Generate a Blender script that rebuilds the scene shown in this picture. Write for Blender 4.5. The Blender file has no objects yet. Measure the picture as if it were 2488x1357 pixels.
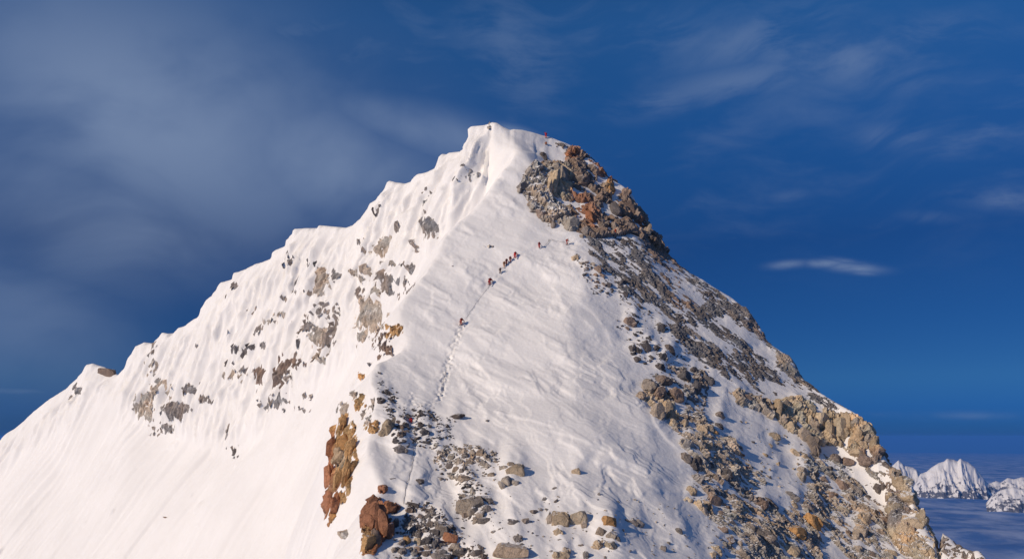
import bpy, bmesh, math, random
import numpy as np
from mathutils import Vector, Matrix
from mathutils.geometry import delaunay_2d_cdt

R = math.radians
scene = bpy.context.scene
random.seed(7)
COL = scene.collection

# ---------------------------------------------------------------- camera
F = 2155.0                      # focal length in photograph pixels (2488 wide)
PITCH = math.atan((1060 - 678.5) / F)
CP, SP = math.cos(PITCH), math.sin(PITCH)
cam_data = bpy.data.cameras.new('camera')
cam_data.sensor_width = 36.0
cam_data.lens = 36.0 * F / 2488.0
cam_data.clip_start = 1.0
cam_data.clip_end = 400000.0
cam = bpy.data.objects.new('camera', cam_data)
cam.rotation_euler = (R(90) + PITCH, 0, 0)
COL.objects.link(cam)
scene.camera = cam

# ---------------------------------------------------------------- sun, sky
SUN_DIR = Vector((-0.75, -0.52, 0.41)).normalized()      # towards the sun
SUN_EL = math.asin(SUN_DIR.z)
SUN_AZ = math.atan2(SUN_DIR.x, SUN_DIR.y)
sun_data = bpy.data.lights.new('sun', 'SUN')
sun_data.energy = 3.15
sun_data.angle = R(0.5)
sun_data.color = (1.0, 0.835, 0.65)
sun = bpy.data.objects.new('sun', sun_data)
sun.rotation_euler = SUN_DIR.to_track_quat('Z', 'Y').to_euler()
COL.objects.link(sun)
scene.view_settings.view_transform = 'Standard'
scene.view_settings.look = 'None'
scene.view_settings.exposure = 0.10
scene.view_settings.gamma = 1.0
scene.view_settings.use_curve_mapping = False


class NT:
    """small helper for node trees"""
    def __init__(self, tree):
        self.t = tree
        self.t.nodes.clear()

    def n(self, kind, props=None, **ins):
        nd = self.t.nodes.new(kind)
        for k, v in (props or {}).items():
            setattr(nd, k, v)
        for k, v in ins.items():
            key = int(k[1:]) if k[0] == 'i' and k[1:].isdigit() else k.replace('_', ' ')
            sock = nd.inputs[key]
            if isinstance(v, bpy.types.NodeSocket):
                self.t.links.new(v, sock)
            else:
                sock.default_value = v
        return nd

    def math(self, op, a, b=0.0, clamp=False):
        return self.n('ShaderNodeMath', {'operation': op, 'use_clamp': clamp}, i0=a, i1=b).outputs[0]

    def vmath(self, op, a, b):
        nd = self.n('ShaderNodeVectorMath', {'operation': op}, i0=a, i1=b)
        return nd.outputs['Value'] if op in ('DOT_PRODUCT', 'LENGTH', 'DISTANCE') else nd.outputs[0]

    def rng(self, v, a, b, c=0.0, d=1.0, smooth=True):
        nd = self.n('ShaderNodeMapRange', {'interpolation_type': 'SMOOTHSTEP' if smooth else 'LINEAR'})
        for i, x in enumerate((v, a, b, c, d)):
            if isinstance(x, bpy.types.NodeSocket):
                self.t.links.new(x, nd.inputs[i])
            else:
                nd.inputs[i].default_value = x
        return nd.outputs[0]

    def mix(self, f, a, b, mode='MIX'):
        nd = self.n('ShaderNodeMix', {'data_type': 'RGBA', 'blend_type': mode, 'clamp_factor': True})
        for i, x in ((0, f), (6, a), (7, b)):
            if isinstance(x, bpy.types.NodeSocket):
                self.t.links.new(x, nd.inputs[i])
            else:
                nd.inputs[i].default_value = x
        return nd.outputs[2]

    def noise(self, vec, scale, detail=4.0, rough=0.55, dist=0.0, lac=2.0):
        nd = self.n('ShaderNodeTexNoise', {'noise_dimensions': '3D'}, Vector=vec, Scale=scale, Detail=detail,
                    Roughness=rough, Distortion=dist, Lacunarity=lac)
        return nd.outputs[0]


# tint of the clear sky by elevation in degrees: a high, dry and very blue sky over a dark haze layer
SKY_TINT = [(-10.0, (0.033, 0.093, 0.253)), (0.0, (0.021, 0.06, 0.134)), (1.6, (0.035, 0.112, 0.213)), (3.5, (0.077, 0.186, 0.261)), (6.9, (0.071, 0.204, 0.316)), (12, (0.078, 0.235, 0.387)), (19.4, (0.153, 0.486, 0.724)), (26, (0.273, 0.744, 1.0)), (90.0, (0.4, 0.7, 0.9))]
# soft banks of thin cloud: bearing and height given by the photograph's pixel, radii in pixels, tilt, amount, texture
CLOUDS = [(330, 330, 520, 260, -12, 0.694, 's'), (760, 400, 420, 150, -14, 0.616, 's'), (1010, 300, 240, 60, -14, 0.6, 's'), (180, 560, 360, 170, -8, 0.56, 's'), (60, 800, 260, 160, -10, 0.336, 's'), (1060, 430, 120, 80, 20, 0.392, 's'), (700, 90, 420, 90, -6, 0.18, 'f'), (1260, 80, 200, 120, -40, 0.216, 'f'), (1640, 60, 330, 70, -8, 0.198, 'f'), (1880, 85, 210, 50, 10, 0.306, 'f'), (2060, 160, 240, 60, -18, 0.36, 'f'), (1830, 195, 220, 42, 6, 0.306, 'f'), (1640, 228, 180, 34, 8, 0.234, 'f'), (2280, 160, 190, 60, -4, 0.252, 'f'), (2220, 375, 130, 32, -6, 0.252, 'f'), (2440, 395, 130, 50, 4, 0.306, 'f'), (2470, 545, 90, 26, -12, 0.378, 'f'), (1940, 498, 50, 20, 0, 0.18, 'f'), (2290, 575, 60, 14, -10, 0.162, 'f'), (1760, 340, 90, 18, -16, 0.126, 'f'), (2180, 1010, 60, 6, 0, 0.225, 'f'), (2360, 1016, 180, 8, -1, 0.198, 'f'), (60, 965, 160, 10, 0, 0.198, 'f'), (1250, 300, 60, 16, -14, 0.55, 's'), (2085, 676, 55, 11, -9, 0.62, 'f'), (2025, 664, 48, 9, -4, 0.58, 'f'), (2075, 662, 40, 7, -12, 0.4, 'f'), (1925, 661, 42, 9, 2, 0.5, 'f'), (2110, 690, 30, 6, -8, 0.35, 'f')]


def build_world():
    world = bpy.data.worlds.new('World')
    scene.world = world
    world.use_nodes = True
    g = NT(world.node_tree)
    sky = g.n('ShaderNodeTexSky', {'sky_type': 'NISHITA', 'sun_disc': False, 'sun_elevation': SUN_EL,
                                   'sun_rotation': SUN_AZ, 'altitude': 8700.0, 'air_density': 1.0,
                                   'dust_density': 0.15, 'ozone_density': 3.0})
    co = g.n('ShaderNodeTexCoord').outputs['Generated']
    sep = g.n('ShaderNodeSeparateXYZ', Vector=co)
    el = g.math('ARCSINE', sep.outputs[2])                       # elevation, radians
    az = g.math('ARCTAN2', sep.outputs[0], sep.outputs[1])       # bearing, radians, 0 = straight ahead
    ramp = g.n('ShaderNodeValToRGB')
    cr = ramp.color_ramp
    stops = SKY_TINT
    pos = lambda d: (d + 10.0) / 100.0
    cr.elements[0].position, cr.elements[0].color = pos(stops[0][0]), stops[0][1] + (1,)
    cr.elements[1].position, cr.elements[1].color = pos(stops[-1][0]), stops[-1][1] + (1,)
    for p, c in stops[1:-1]:
        cr.elements.new(pos(p)).color = c + (1,)
    g.t.links.new(g.math('MULTIPLY_ADD', el, 180 / math.pi / 100.0), ramp.inputs[0])
    ramp.inputs[0].links[0].from_node.inputs[2].default_value = 0.1
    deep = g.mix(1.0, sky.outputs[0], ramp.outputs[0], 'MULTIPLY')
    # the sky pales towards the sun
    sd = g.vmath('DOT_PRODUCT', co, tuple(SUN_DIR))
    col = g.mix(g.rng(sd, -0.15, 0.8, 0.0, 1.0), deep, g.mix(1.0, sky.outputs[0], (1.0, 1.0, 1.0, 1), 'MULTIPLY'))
    # thin cloud: drawn-out veils all round, a few denser banks
    uv = g.n('ShaderNodeCombineXYZ', X=az, Y=el, Z=0.0).outputs[0]
    wv = g.noise(uv, 3.0, 3, 0.5)
    uvw = g.vmath('ADD', uv, g.n('ShaderNodeCombineXYZ', X=g.math('MULTIPLY', wv, 0.10), Y=g.math('MULTIPLY', wv, 0.16), Z=0.0).outputs[0])
    soft = g.noise(g.vmath('MULTIPLY', uvw, (4.2, 7.0, 1.0)), 1.0, 5, 0.50, 0.3)
    fine = g.noise(g.vmath('MULTIPLY', uvw, (9.0, 30.0, 1.0)), 1.0, 7, 0.60, 0.25)
    cover = None
    for (px, py, rx, ry, rot, amt, kind) in CLOUDS:
        a0, e0 = math.atan((px - 1244) / F), math.atan((1060 - py) / F)
        du = g.math('SUBTRACT', az, a0); dv = g.math('SUBTRACT', el, e0)
        c_, s_ = math.cos(R(rot)), math.sin(R(rot))
        u = g.math('ADD', g.math('MULTIPLY', du, c_ * F / rx), g.math('MULTIPLY', dv, s_ * F / rx))
        v = g.math('ADD', g.math('MULTIPLY', du, -s_ * F / ry), g.math('MULTIPLY', dv, c_ * F / ry))
        d2 = g.math('ADD', g.math('MULTIPLY', u, u), g.math('MULTIPLY', v, v))
        fall = g.math('EXPONENT', g.math('MULTIPLY', d2, -1.0))
        tex = g.rng(soft, 0.30, 0.62, 0.35, 1.0) if kind == 's' else g.rng(g.math('ADD', g.math('MULTIPLY', fine, 0.62), g.math('MULTIPLY', soft, 0.38)), 0.40, 0.62, 0.04, 1.0)
        term = g.math('MULTIPLY', g.math('MULTIPLY', fall, tex), amt)
        cover = term if cover is None else g.math('MAXIMUM', cover, term)
    veil = g.math('MULTIPLY', g.rng(g.math('ADD', g.math('MULTIPLY', soft, 0.5), g.math('MULTIPLY', fine, 0.5)), 0.46, 0.72), g.rng(el, 0.12, 0.3, 0.0, 0.15))
    cover = g.math('MAXIMUM', cover, veil)
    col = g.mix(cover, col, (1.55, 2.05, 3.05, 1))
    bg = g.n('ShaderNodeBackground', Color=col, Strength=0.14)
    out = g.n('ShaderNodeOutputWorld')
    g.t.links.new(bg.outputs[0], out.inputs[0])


build_world()

# ---------------------------------------------------------------- projection helpers
def at(px, py, D):
    """the point of the world at depth y = D that the photograph shows at pixel (px, py)"""
    a, b = (px - 1244.0) / F, (678.5 - py) / F
    t = D / (CP - b * SP)
    return (a * t, D, t * (SP + b * CP))


def project(x, y, z):
    t = y * CP + z * SP
    return 1244.0 + x / t * F, 678.5 - (-y * SP + z * CP) / t * F


# ---------------------------------------------------------------- noise (numpy)
def _hash(ix, iy, iz, seed):
    h = (ix * np.uint32(374761393) + iy * np.uint32(668265263) + iz * np.uint32(2147483647 - 98764321)
         + np.uint32((seed * 974634777) & 0xFFFFFFFF))
    h = (h ^ (h >> np.uint32(13))) * np.uint32(1274126177)
    h = (h ^ (h >> np.uint32(16))) * np.uint32(2246822519)
    return h ^ (h >> np.uint32(15))


_G = np.array([[1, 1, 0], [-1, 1, 0], [1, -1, 0], [-1, -1, 0], [1, 0, 1], [-1, 0, 1], [1, 0, -1], [-1, 0, -1],
               [0, 1, 1], [0, -1, 1], [0, 1, -1], [0, -1, -1], [1, 1, 0], [-1, 1, 0], [0, -1, 1], [0, -1, -1]], np.float32)


def gnoise(x, y, z, seed=0):
    """gradient noise, about -1..1"""
    x = np.asarray(x, np.float32); y = np.asarray(y, np.float32); z = np.asarray(z, np.float32)
    x, y, z = np.broadcast_arrays(x, y, z)
    fx, fy, fz = np.floor(x), np.floor(y), np.floor(z)
    ix, iy, iz = (f.astype(np.int32).view(np.uint32) for f in (fx, fy, fz))
    dx, dy, dz = x - fx, y - fy, z - fz
    ux, uy, uz = (d * d * d * (d * (d * 6 - 15) + 10) for d in (dx, dy, dz))
    res = np.zeros(x.shape, np.float32)
    one = np.uint32(1)
    for cx in (0, 1):
        for cy in (0, 1):
            for cz in (0, 1):
                h = _hash(ix + one * np.uint32(cx), iy + one * np.uint32(cy), iz + one * np.uint32(cz), seed) & np.uint32(15)
                g = _G[h]
                v = g[..., 0] * (dx - cx) + g[..., 1] * (dy - cy) + g[..., 2] * (dz - cz)
                w = (ux if cx else 1 - ux) * (uy if cy else 1 - uy) * (uz if cz else 1 - uz)
                res += v * w
    return res


def fbm(x, y, z, octs=4, seed=0, gain=0.5, lac=2.03):
    s, a, tot = 0.0, 1.0, 0.0
    for o in range(octs):
        s = s + a * gnoise(x, y, z, seed + o * 17)
        tot += a
        a *= gain
        x, y, z = x * lac, y * lac, z * lac
    return s / tot


def facets(x, y, z, seed, tilt=1.0, step=1.0):
    """blocky fractured rock: every cell of a jittered lattice carries its own tilted plane; also the distance to the joints"""
    ix, iy, iz = (np.floor(v).astype(np.int32) for v in (x, y, z))
    best = np.full(x.shape, 1e9, np.float32); second = best.copy()
    h = np.zeros(x.shape, np.float32)
    for ox in (-1, 0, 1):
        for oy in (-1, 0, 1):
            for oz in (-1, 0, 1):
                jx, jy, jz = ix + ox, iy + oy, iz + oz
                ux, uy, uz = (v.view(np.uint32) for v in (jx, jy, jz))
                r = [(_hash(ux, uy, uz, seed + q) & np.uint32(1023)).astype(np.float32) / 1023.0 for q in range(5)]
                ddx, ddy, ddz = x - (jx + r[0]), y - (jy + r[1]), z - (jz + r[2])
                d = ddx * ddx + ddy * ddy + ddz * ddz
                val = (r[3] - .5) * 2 * step + tilt * ((r[4] - .5) * 2 * ddx + (r[0] - .5) * 2 * ddz + (r[2] - .5) * 2 * ddy)
                m = d < best
                second = np.where(m, best, np.minimum(second, d))
                best = np.where(m, d, best)
                h = np.where(m, val, h)
    return h, np.sqrt(second) - np.sqrt(best)


def sstep(a, b, v):
    t = np.clip((v - a) / (b - a), 0, 1)
    return t * t * (3 - 2 * t)


def curve(pts, x):
    pts = sorted(pts)
    return np.interp(x, [p[0] for p in pts], [p[1] for p in pts])


def poly_sd(poly, px, py):
    """signed distance in pixels, positive inside"""
    P = np.array(poly, np.float32)
    d2 = np.full(px.shape, 1e12, np.float32)
    inside = np.zeros(px.shape, bool)
    for i in range(len(P)):
        x0, y0 = P[i - 1]; x1, y1 = P[i]
        ex, ey = x1 - x0, y1 - y0
        t = np.clip(((px - x0) * ex + (py - y0) * ey) / (ex * ex + ey * ey + 1e-9), 0, 1)
        qx, qy = px - (x0 + t * ex), py - (y0 + t * ey)
        d2 = np.minimum(d2, qx * qx + qy * qy)
        c = ((y0 > py) != (y1 > py))
        inside ^= c & (px < ex * (py - y0) / (ey if abs(ey) > 1e-9 else 1e-9) + x0)
    d = np.sqrt(d2)
    return np.where(inside, d, -d)


# ---------------------------------------------------------------- the mountain: control lines (pixel, pixel, metres away)
def depth_along(pts, spec):
    return [(x, y, float(curve(spec, x))) for x, y in pts]


SKY_LEFT = [(-500, 1400), (-300, 1262), (-150, 1165), (0, 1071), (16, 1054), (49, 1032), (82, 1001), (115, 974), (144, 956), (164, 942), (189, 919),
            (205, 903), (213, 886), (226, 882), (242, 888), (254, 891), (270, 903), (289, 911), (304, 894), (312, 874), (332, 841),
            (353, 831), (373, 834), (390, 818), (398, 807), (410, 810), (423, 809), (436, 796), (450, 792), (469, 778),
            (482, 771), (490, 755), (503, 732), (523, 713), (536, 696), (540, 686), (565, 679), (570, 663), (584, 660),
            (607, 650), (622, 641), (643, 636), (660, 629), (664, 617), (676, 606), (695, 598), (699, 587), (718, 568),
            (723, 556), (745, 554), (772, 554), (779, 547), (798, 549), (821, 551), (841, 553), (860, 547), (877, 533),
            (890, 514), (902, 496), (919, 485), (923, 476), (934, 460), (940, 443), (948, 439), (963, 443), (986, 446),
            (1000, 441), (1006, 437), (1017, 423), (1037, 420), (1060, 409), (1065, 398), (1069, 381), (1076, 374),
            (1087, 375), (1091, 371), (1121, 368), (1131, 363), (1134, 353), (1141, 340), (1143, 314), (1152, 307), (1180, 304),
            (1197, 297)]
SKY_RIGHT = [(1197, 297), (1208, 299), (1222, 308), (1239, 316), (1248, 314), (1270, 316), (1295, 322), (1321, 330), (1340, 334),
             (1357, 342), (1377, 349), (1394, 357), (1405, 367), (1422, 377), (1439, 387), (1450, 398), (1460, 413), (1468, 426),
             (1490, 439), (1515, 453), (1535, 474), (1543, 485), (1546, 502), (1554, 522), (1568, 544), (1582, 564),
             (1597, 589), (1605, 605), (1624, 621), (1650, 643), (1676, 664), (1705, 678), (1731, 696), (1764, 716),
             (1780, 727), (1803, 745), (1816, 752), (1822, 764), (1835, 784), (1854, 806), (1859, 823), (1877, 840),
             (1897, 853), (1916, 866), (1929, 876), (1933, 894), (1945, 915), (1961, 933), (1997, 957), (2034, 979),
             (2072, 999), (2094, 1013), (2109, 1033), (2114, 1052), (2132, 1065), (2136, 1089), (2146, 1096), (2150, 1115),
             (2169, 1138), (2174, 1156), (2203, 1167), (2220, 1198), (2223, 1224), (2244, 1250), (2252, 1276), (2270, 1317),
             (2281, 1357), (2310, 1450), (2340, 1600)]
DL = [(-500, 560), (-300, 512), (0, 462), (100, 447), (226, 428), (300, 408), (400, 392), (540, 368), (640, 352), (780, 330),
      (940, 305), (1070, 285), (1197, 268)]
DR = [(1197, 268), (1250, 268), (1321, 272), (1394, 274), (1460, 271), (1546, 264), (1605, 256), (1700, 246), (1803, 238), (1930, 224), (2000, 216),
      (2100, 206), (2150, 198), (2221, 186), (2281, 172), (2310, 158), (2340, 135)]
SKY_L3 = depth_along(SKY_LEFT, DL)
SKY_R3 = depth_along(SKY_RIGHT, DR)
CREST = [(1232, 335, 263), (1262, 362, 256), (1236, 400, 251), (1205, 440, 247), (1180, 480, 243), (1150, 508, 239.5), (1120, 532, 236), (1090, 560, 232), (1072, 590, 228), (1062, 622, 224),
         (1030, 664, 218), (1000, 702, 212), (975, 735, 208), (966, 765, 204), (982, 800, 200), (994, 835, 196), (965, 858, 193.5), (912, 885, 190),
         (903, 905, 187), (906, 930, 182), (920, 968, 177), (914, 995, 173.5), (905, 1030, 169), (898, 1060, 165), (891, 1090, 160), (905, 1130, 155),
         (930, 1180, 150), (915, 1200, 147.5), (895, 1222, 145), (884, 1290, 138), (880, 1357, 132), (874, 1470, 122), (868, 1600, 112)]

# the grid: columns by azimuth, rows by distance, both about 0.14 % of the distance apart
C0, DC, NC = -330.0, 3.0, 1030
D0, Q, NR = 101.0, 1.00145, 1190
cgrid = C0 + DC * np.arange(NC)
dgrid = D0 * Q ** np.arange(NR)


def to_index(x, y):
    return (x / y * F + 1244.0 - C0) / DC, math.log(y / D0) / math.log(Q)


def raster(points):
    """piecewise linear surface through scattered points, sampled on the grid"""
    uv, zs, seen = [], [], set()
    for (x, y, z) in points:
        u, v = to_index(x, y)
        k = (round(u * 2), round(v * 2))
        if k in seen:
            continue
        seen.add(k)
        uv.append(Vector((u, v))); zs.append(z)
    vs, _, fs, ov, _, _ = delaunay_2d_cdt(uv, [], [], 0, 1e-4)
    zz = [zs[o[0]] for o in ov]
    Z = np.full((NR, NC), -260.0, np.float32)
    for f in fs:
        (u0, v0), (u1, v1), (u2, v2) = (vs[i] for i in f)
        a0, a1 = max(0, math.ceil(min(u0, u1, u2))), min(NC - 1, math.floor(max(u0, u1, u2)))
        b0, b1 = max(0, math.ceil(min(v0, v1, v2))), min(NR - 1, math.floor(max(v0, v1, v2)))
        if a0 > a1 or b0 > b1:
            continue
        det = (u1 - u0) * (v2 - v0) - (u2 - u0) * (v1 - v0)
        if abs(det) < 1e-9:
            continue
        U, V = np.meshgrid(np.arange(a0, a1 + 1), np.arange(b0, b1 + 1))
        l1 = ((U - u0) * (v2 - v0) - (u2 - u0) * (V - v0)) / det
        l2 = ((u1 - u0) * (V - v0) - (U - u0) * (v1 - v0)) / det
        l0 = 1 - l1 - l2
        m = (l0 >= -1e-6) & (l1 >= -1e-6) & (l2 >= -1e-6)
        zt = l0 * zz[f[0]] + l1 * zz[f[1]] + l2 * zz[f[2]]
        sub = Z[b0:b1 + 1, a0:a1 + 1]
        sub[m] = zt[m]
    return Z


def blur(Z, s):
    r = int(s * 2.5) + 1
    k = np.exp(-0.5 * (np.arange(-r, r + 1) / s) ** 2); k /= k.sum()
    for ax in (0, 1):
        pad = [(0, 0), (0, 0)]; pad[ax] = (r, r)
        P = np.pad(Z, pad, mode='edge')
        acc = np.zeros_like(Z)
        for i, w in enumerate(k):
            acc += w * (P[i:i + Z.shape[0], :] if ax == 0 else P[:, i:i + Z.shape[1]])
        Z = acc
    return Z


def densify(pts, step):
    out = [pts[0]]
    for a, b in zip(pts, pts[1:]):
        n = max(1, int(math.hypot(b[0] - a[0], b[1] - a[1]) / step))
        for i in range(1, n + 1):
            t = i / n
            out.append(tuple(a[k] + (b[k] - a[k]) * t for k in range(3)))
    return out


# --- the far face, left of the summit
PL = []
for (px, py, D) in SKY_L3:
    x, y, z = at(px, py, D)
    PL += [(x, y, z), (x + 5, y + 7, z - 6), (x + 20, y + 28, z - 45), (x + 60, y + 80, z - 140)]
FOOT = [(-500, 1500), (-300, 1330), (0, 1160), (150, 1060), (240, 985), (330, 1020), (420, 1062), (560, 1105), (650, 1060), (700, 1010), (800, 935), (870, 860),
        (930, 780), (1000, 690), (1060, 620), (1130, 540), (1200, 440), (1260, 360)]
FOOT_D = [(-500, 538), (-300, 490), (0, 440), (150, 418), (240, 400), (330, 380), (420, 356), (560, 325), (700, 298), (800, 283), (870, 272), (930, 262), (1000, 256),
          (1060, 252), (1130, 254), (1200, 260), (1260, 262)]
for px in range(-500, 1261, 35):
    PL.append(at(px, float(curve(FOOT, px)), float(curve(FOOT_D, px))))
for (px, py, D) in [(-500, 1357, 520), (-300, 1420, 465), (0, 1357, 380), (200, 1357, 338), (400, 1357, 300), (600, 1357, 264), (720, 1357, 243), (800, 1357, 232),
                    (900, 1357, 220), (150, 1180, 392), (300, 1180, 350), (500, 1220, 300), (650, 1200, 279), (760, 1100, 265), (830, 1000, 264), (900, 1100, 246), (950, 950, 246), (1000, 850, 245),
                    (-500, 1700, 430), (0, 1700, 320), (400, 1700, 250), (700, 1700, 205), (900, 1700, 190), (1100, 1357, 212), (1100, 900, 235), (1000, 1700, 185), (1150, 700, 240)]:
    PL.append(at(px, py, D))
for (x, y, z) in [(60, 300, -60), (90, 250, -120), (20, 200, -120), (-60, 110, -150), (-220, 200, -170), (-400, 330, -190), (30, 330, -60)]:
    PL.append((x, y, z))
ZL = raster(PL)
# --- the near face: snowfield, crest with its steep left flank, rocky right slope
PR = []
for (px, py, D) in densify(CREST, 14):
    x, y, z = at(px, py, D)
    PR += [(x, y, z), (x - 4.2, y - 0.6, z - 5.2), (x - 9.5, y - 0.5, z - 16.5), (x - 22, y + 3, z - 50), (x - 60, y + 5, z - 150)]
for (px, py, D) in densify(SKY_R3[3:], 12):
    x, y, z = at(px, py, D)
    PR += [(x, y, z), (x + 4, y + 4, z - 6.5), (x + 16, y + 15, z - 34), (x + 60, y + 55, z - 140)]
for (px, py, D) in SKY_R3[:3]:
    x, y, z = at(px, py, D)
    PR += [(x, y, z), (x, y + 6, z - 5), (x + 4, y + 30, z - 45), (x + 10, y + 80, z - 140)]
for (px, py, D) in [
        # summit slope behind the rib, facing away to the right
        (1268, 345, 265), (1300, 340, 268.5), (1330, 352, 271), (1296, 376, 259.5), (1282, 365, 260.5), (1330, 385, 264), (1375, 366, 270), (1315, 398, 257.5), (1345, 398, 263),
        (1300, 410, 251), (1262, 420, 249), (1340, 420, 255), (1400, 410, 264), (1450, 440, 263),
        (1250, 480, 243), (1290, 520, 239.5), (1220, 540, 237), (1350, 500, 244), (1440, 500, 249.5), (1500, 520, 253),
        (1340, 555, 239), (1410, 580, 240.5), (1480, 590, 245), (1550, 600, 250.5), (1180, 600, 230), (1260, 600, 232), (1350, 605, 236),
        (1430, 640, 234.5), (1520, 680, 236.5), (1600, 680, 242), (1100, 690, 216), (1200, 690, 221.5), (1300, 690, 225.5), (1420, 700, 227.5), (1550, 780, 225),
        (1680, 780, 234), (1050, 790, 202.5), (1150, 790, 205.5), (1250, 790, 209), (1380, 790, 213), (1480, 840, 213), (1600, 880, 213.5),
        (1700, 870, 222), (1800, 850, 230), (1880, 930, 221), (1000, 880, 191), (1100, 880, 194), (1250, 880, 198), (1400, 890, 202), (1550, 960, 201),
        (1650, 980, 203), (1750, 960, 212), (1850, 990, 212), (1950, 1000, 213), (980, 960, 179.5), (1100, 960, 184), (1250, 970, 187), (1400, 980, 190.5),
        (1000, 1040, 169), (1150, 1040, 174), (1300, 1050, 177.5), (1450, 1060, 181), (1580, 1070, 185.5), (1700, 1060, 194),
        (1800, 1060, 200), (1900, 1080, 203), (2030, 1090, 206), (960, 1120, 158), (1080, 1130, 162), (1250, 1130, 167), (1400, 1140, 170.5), (1560, 1160, 174.5),
        (1680, 1160, 180), (1800, 1160, 188), (1930, 1160, 194), (2060, 1150, 200), (970, 1210, 149), (1100, 1220, 152.5), (1300, 1230, 156.5),
        (1450, 1240, 160), (1620, 1250, 164), (1760, 1260, 171), (1900, 1260, 180), (2050, 1240, 188), (2150, 1260, 188),
        (960, 1300, 141), (1100, 1357, 137.5), (1300, 1357, 142), (1500, 1357, 147), (1700, 1357, 154.5), (1900, 1357, 164), (2080, 1357, 172), (2200, 1357, 175),
        (950, 1600, 114.5), (1200, 1600, 117), (1500, 1600, 122), (1800, 1600, 128), (2100, 1600, 134), (1000, 1900, 100), (2300, 1900, 105)]:
    if py > 470:
        D -= 15.0 * float(sstep(980, 1500, px) * sstep(2150, 1560, px)) * float(sstep(470, 650, py))
    PR.append(at(px, py, D))
for (x, y, z) in [(-120, 100, -230), (-120, 300, -230), (-60, 330, -150), (140, 100, -200), (160, 260, -220), (60, 380, -200), (-250, 250, -250)]:
    PR.append((x, y, z))
ZR = raster(PR)
# --- the lower shoulder that shows beyond the right skyline
PB = []
for (px, py) in [(2170, 1180), (2205, 1215), (2243, 1256), (2250, 1249), (2256, 1262), (2262, 1272), (2277, 1275), (2290, 1289), (2309, 1305), (2319, 1320),
                 (2340, 1331), (2359, 1338), (2378, 1334), (2388, 1345), (2400, 1362), (2460, 1440), (2540, 1560)]:
    x, y, z = at(px, py, 184 - 0.10 * (px - 2243))
    PB += [(x, y, z), (x - 3, y - 6, z - 3.5), (x - 10, y - 24, z - 20), (x - 16, y - 50, z - 60), (x + 3, y + 4, z - 6), (x + 10, y + 20, z - 40), (x + 10, y + 60, z - 160)]
PB += [(40, 150, -160), (150, 150, -200), (160, 300, -230), (20, 300, -200)]
ZB = raster(PB)

ZL = blur(ZL, 4.0)
ZR = blur(ZR, 2.6)
ZB = blur(ZB, 1.5)
isL = ZL > np.maximum(ZR, ZB)
Z = np.maximum(np.maximum(ZL, ZR), ZB)
Xg = (cgrid[None, :] - 1244.0) / F * dgrid[:, None]
Yg = np.repeat(dgrid[:, None], NC, 1)


def fit_skyline(Zs, rounds=5):
    """raise or lower each profile near its highest sight line until the ridge stands where it was surveyed"""
    sky = SKY_LEFT[:-1] + SKY_RIGHT + [(2400, 1800)]
    cs, es = [], []
    for (px, py) in sky:
        x, y, z = at(px, py, 100.0)
        cs.append(x / y * F + 1244.0); es.append(z / y)
    order = np.argsort(cs)
    target = np.interp(cgrid, np.array(cs)[order], np.array(es)[order])
    for _ in range(rounds):
        e = Zs / Yg
        k = e.argmax(0)
        cur = e.max(0)
        d = np.where((cgrid > -300) & (cgrid < 2245), target - cur, 0)
        d = np.clip(d, -0.012, 0.012)
        dsm = np.convolve(np.pad(d, 3, mode='edge'), [.06, .12, .2, .24, .2, .12, .06], 'valid')
        d = np.where(cgrid > 1300, dsm, d)
        dist = Yg - dgrid[k][None, :]
        w = np.where(dist < 0, np.exp(-(dist / np.where(cgrid > 1300, 4.5, 8.0)[None, :]) ** 2), np.exp(-(dist / 25.0) ** 2))
        Zs = Zs + (d * dgrid[k])[None, :] * w
    return Zs


Z = fit_skyline(Z)
# keep what can be seen, a margin behind every ridge and what a step to the side would uncover
run = np.maximum.accumulate(Z / Yg, 0)
PXg, PYg = project(Xg, Yg, Z)
vis = (Z / Yg) >= run - 0.0005
hid = np.where(vis, 0.0, (run - Z / Yg) * Yg)
keep = (hid < np.where(isL, 25.0, 14.0)) & (PYg < 1900) & (Z > -170)
keep &= ~((cgrid[None, :] > 1330) & (Yg > 300))
keep &= ~((Yg < 215) & isL & (cgrid[None, :] > 960))

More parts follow.
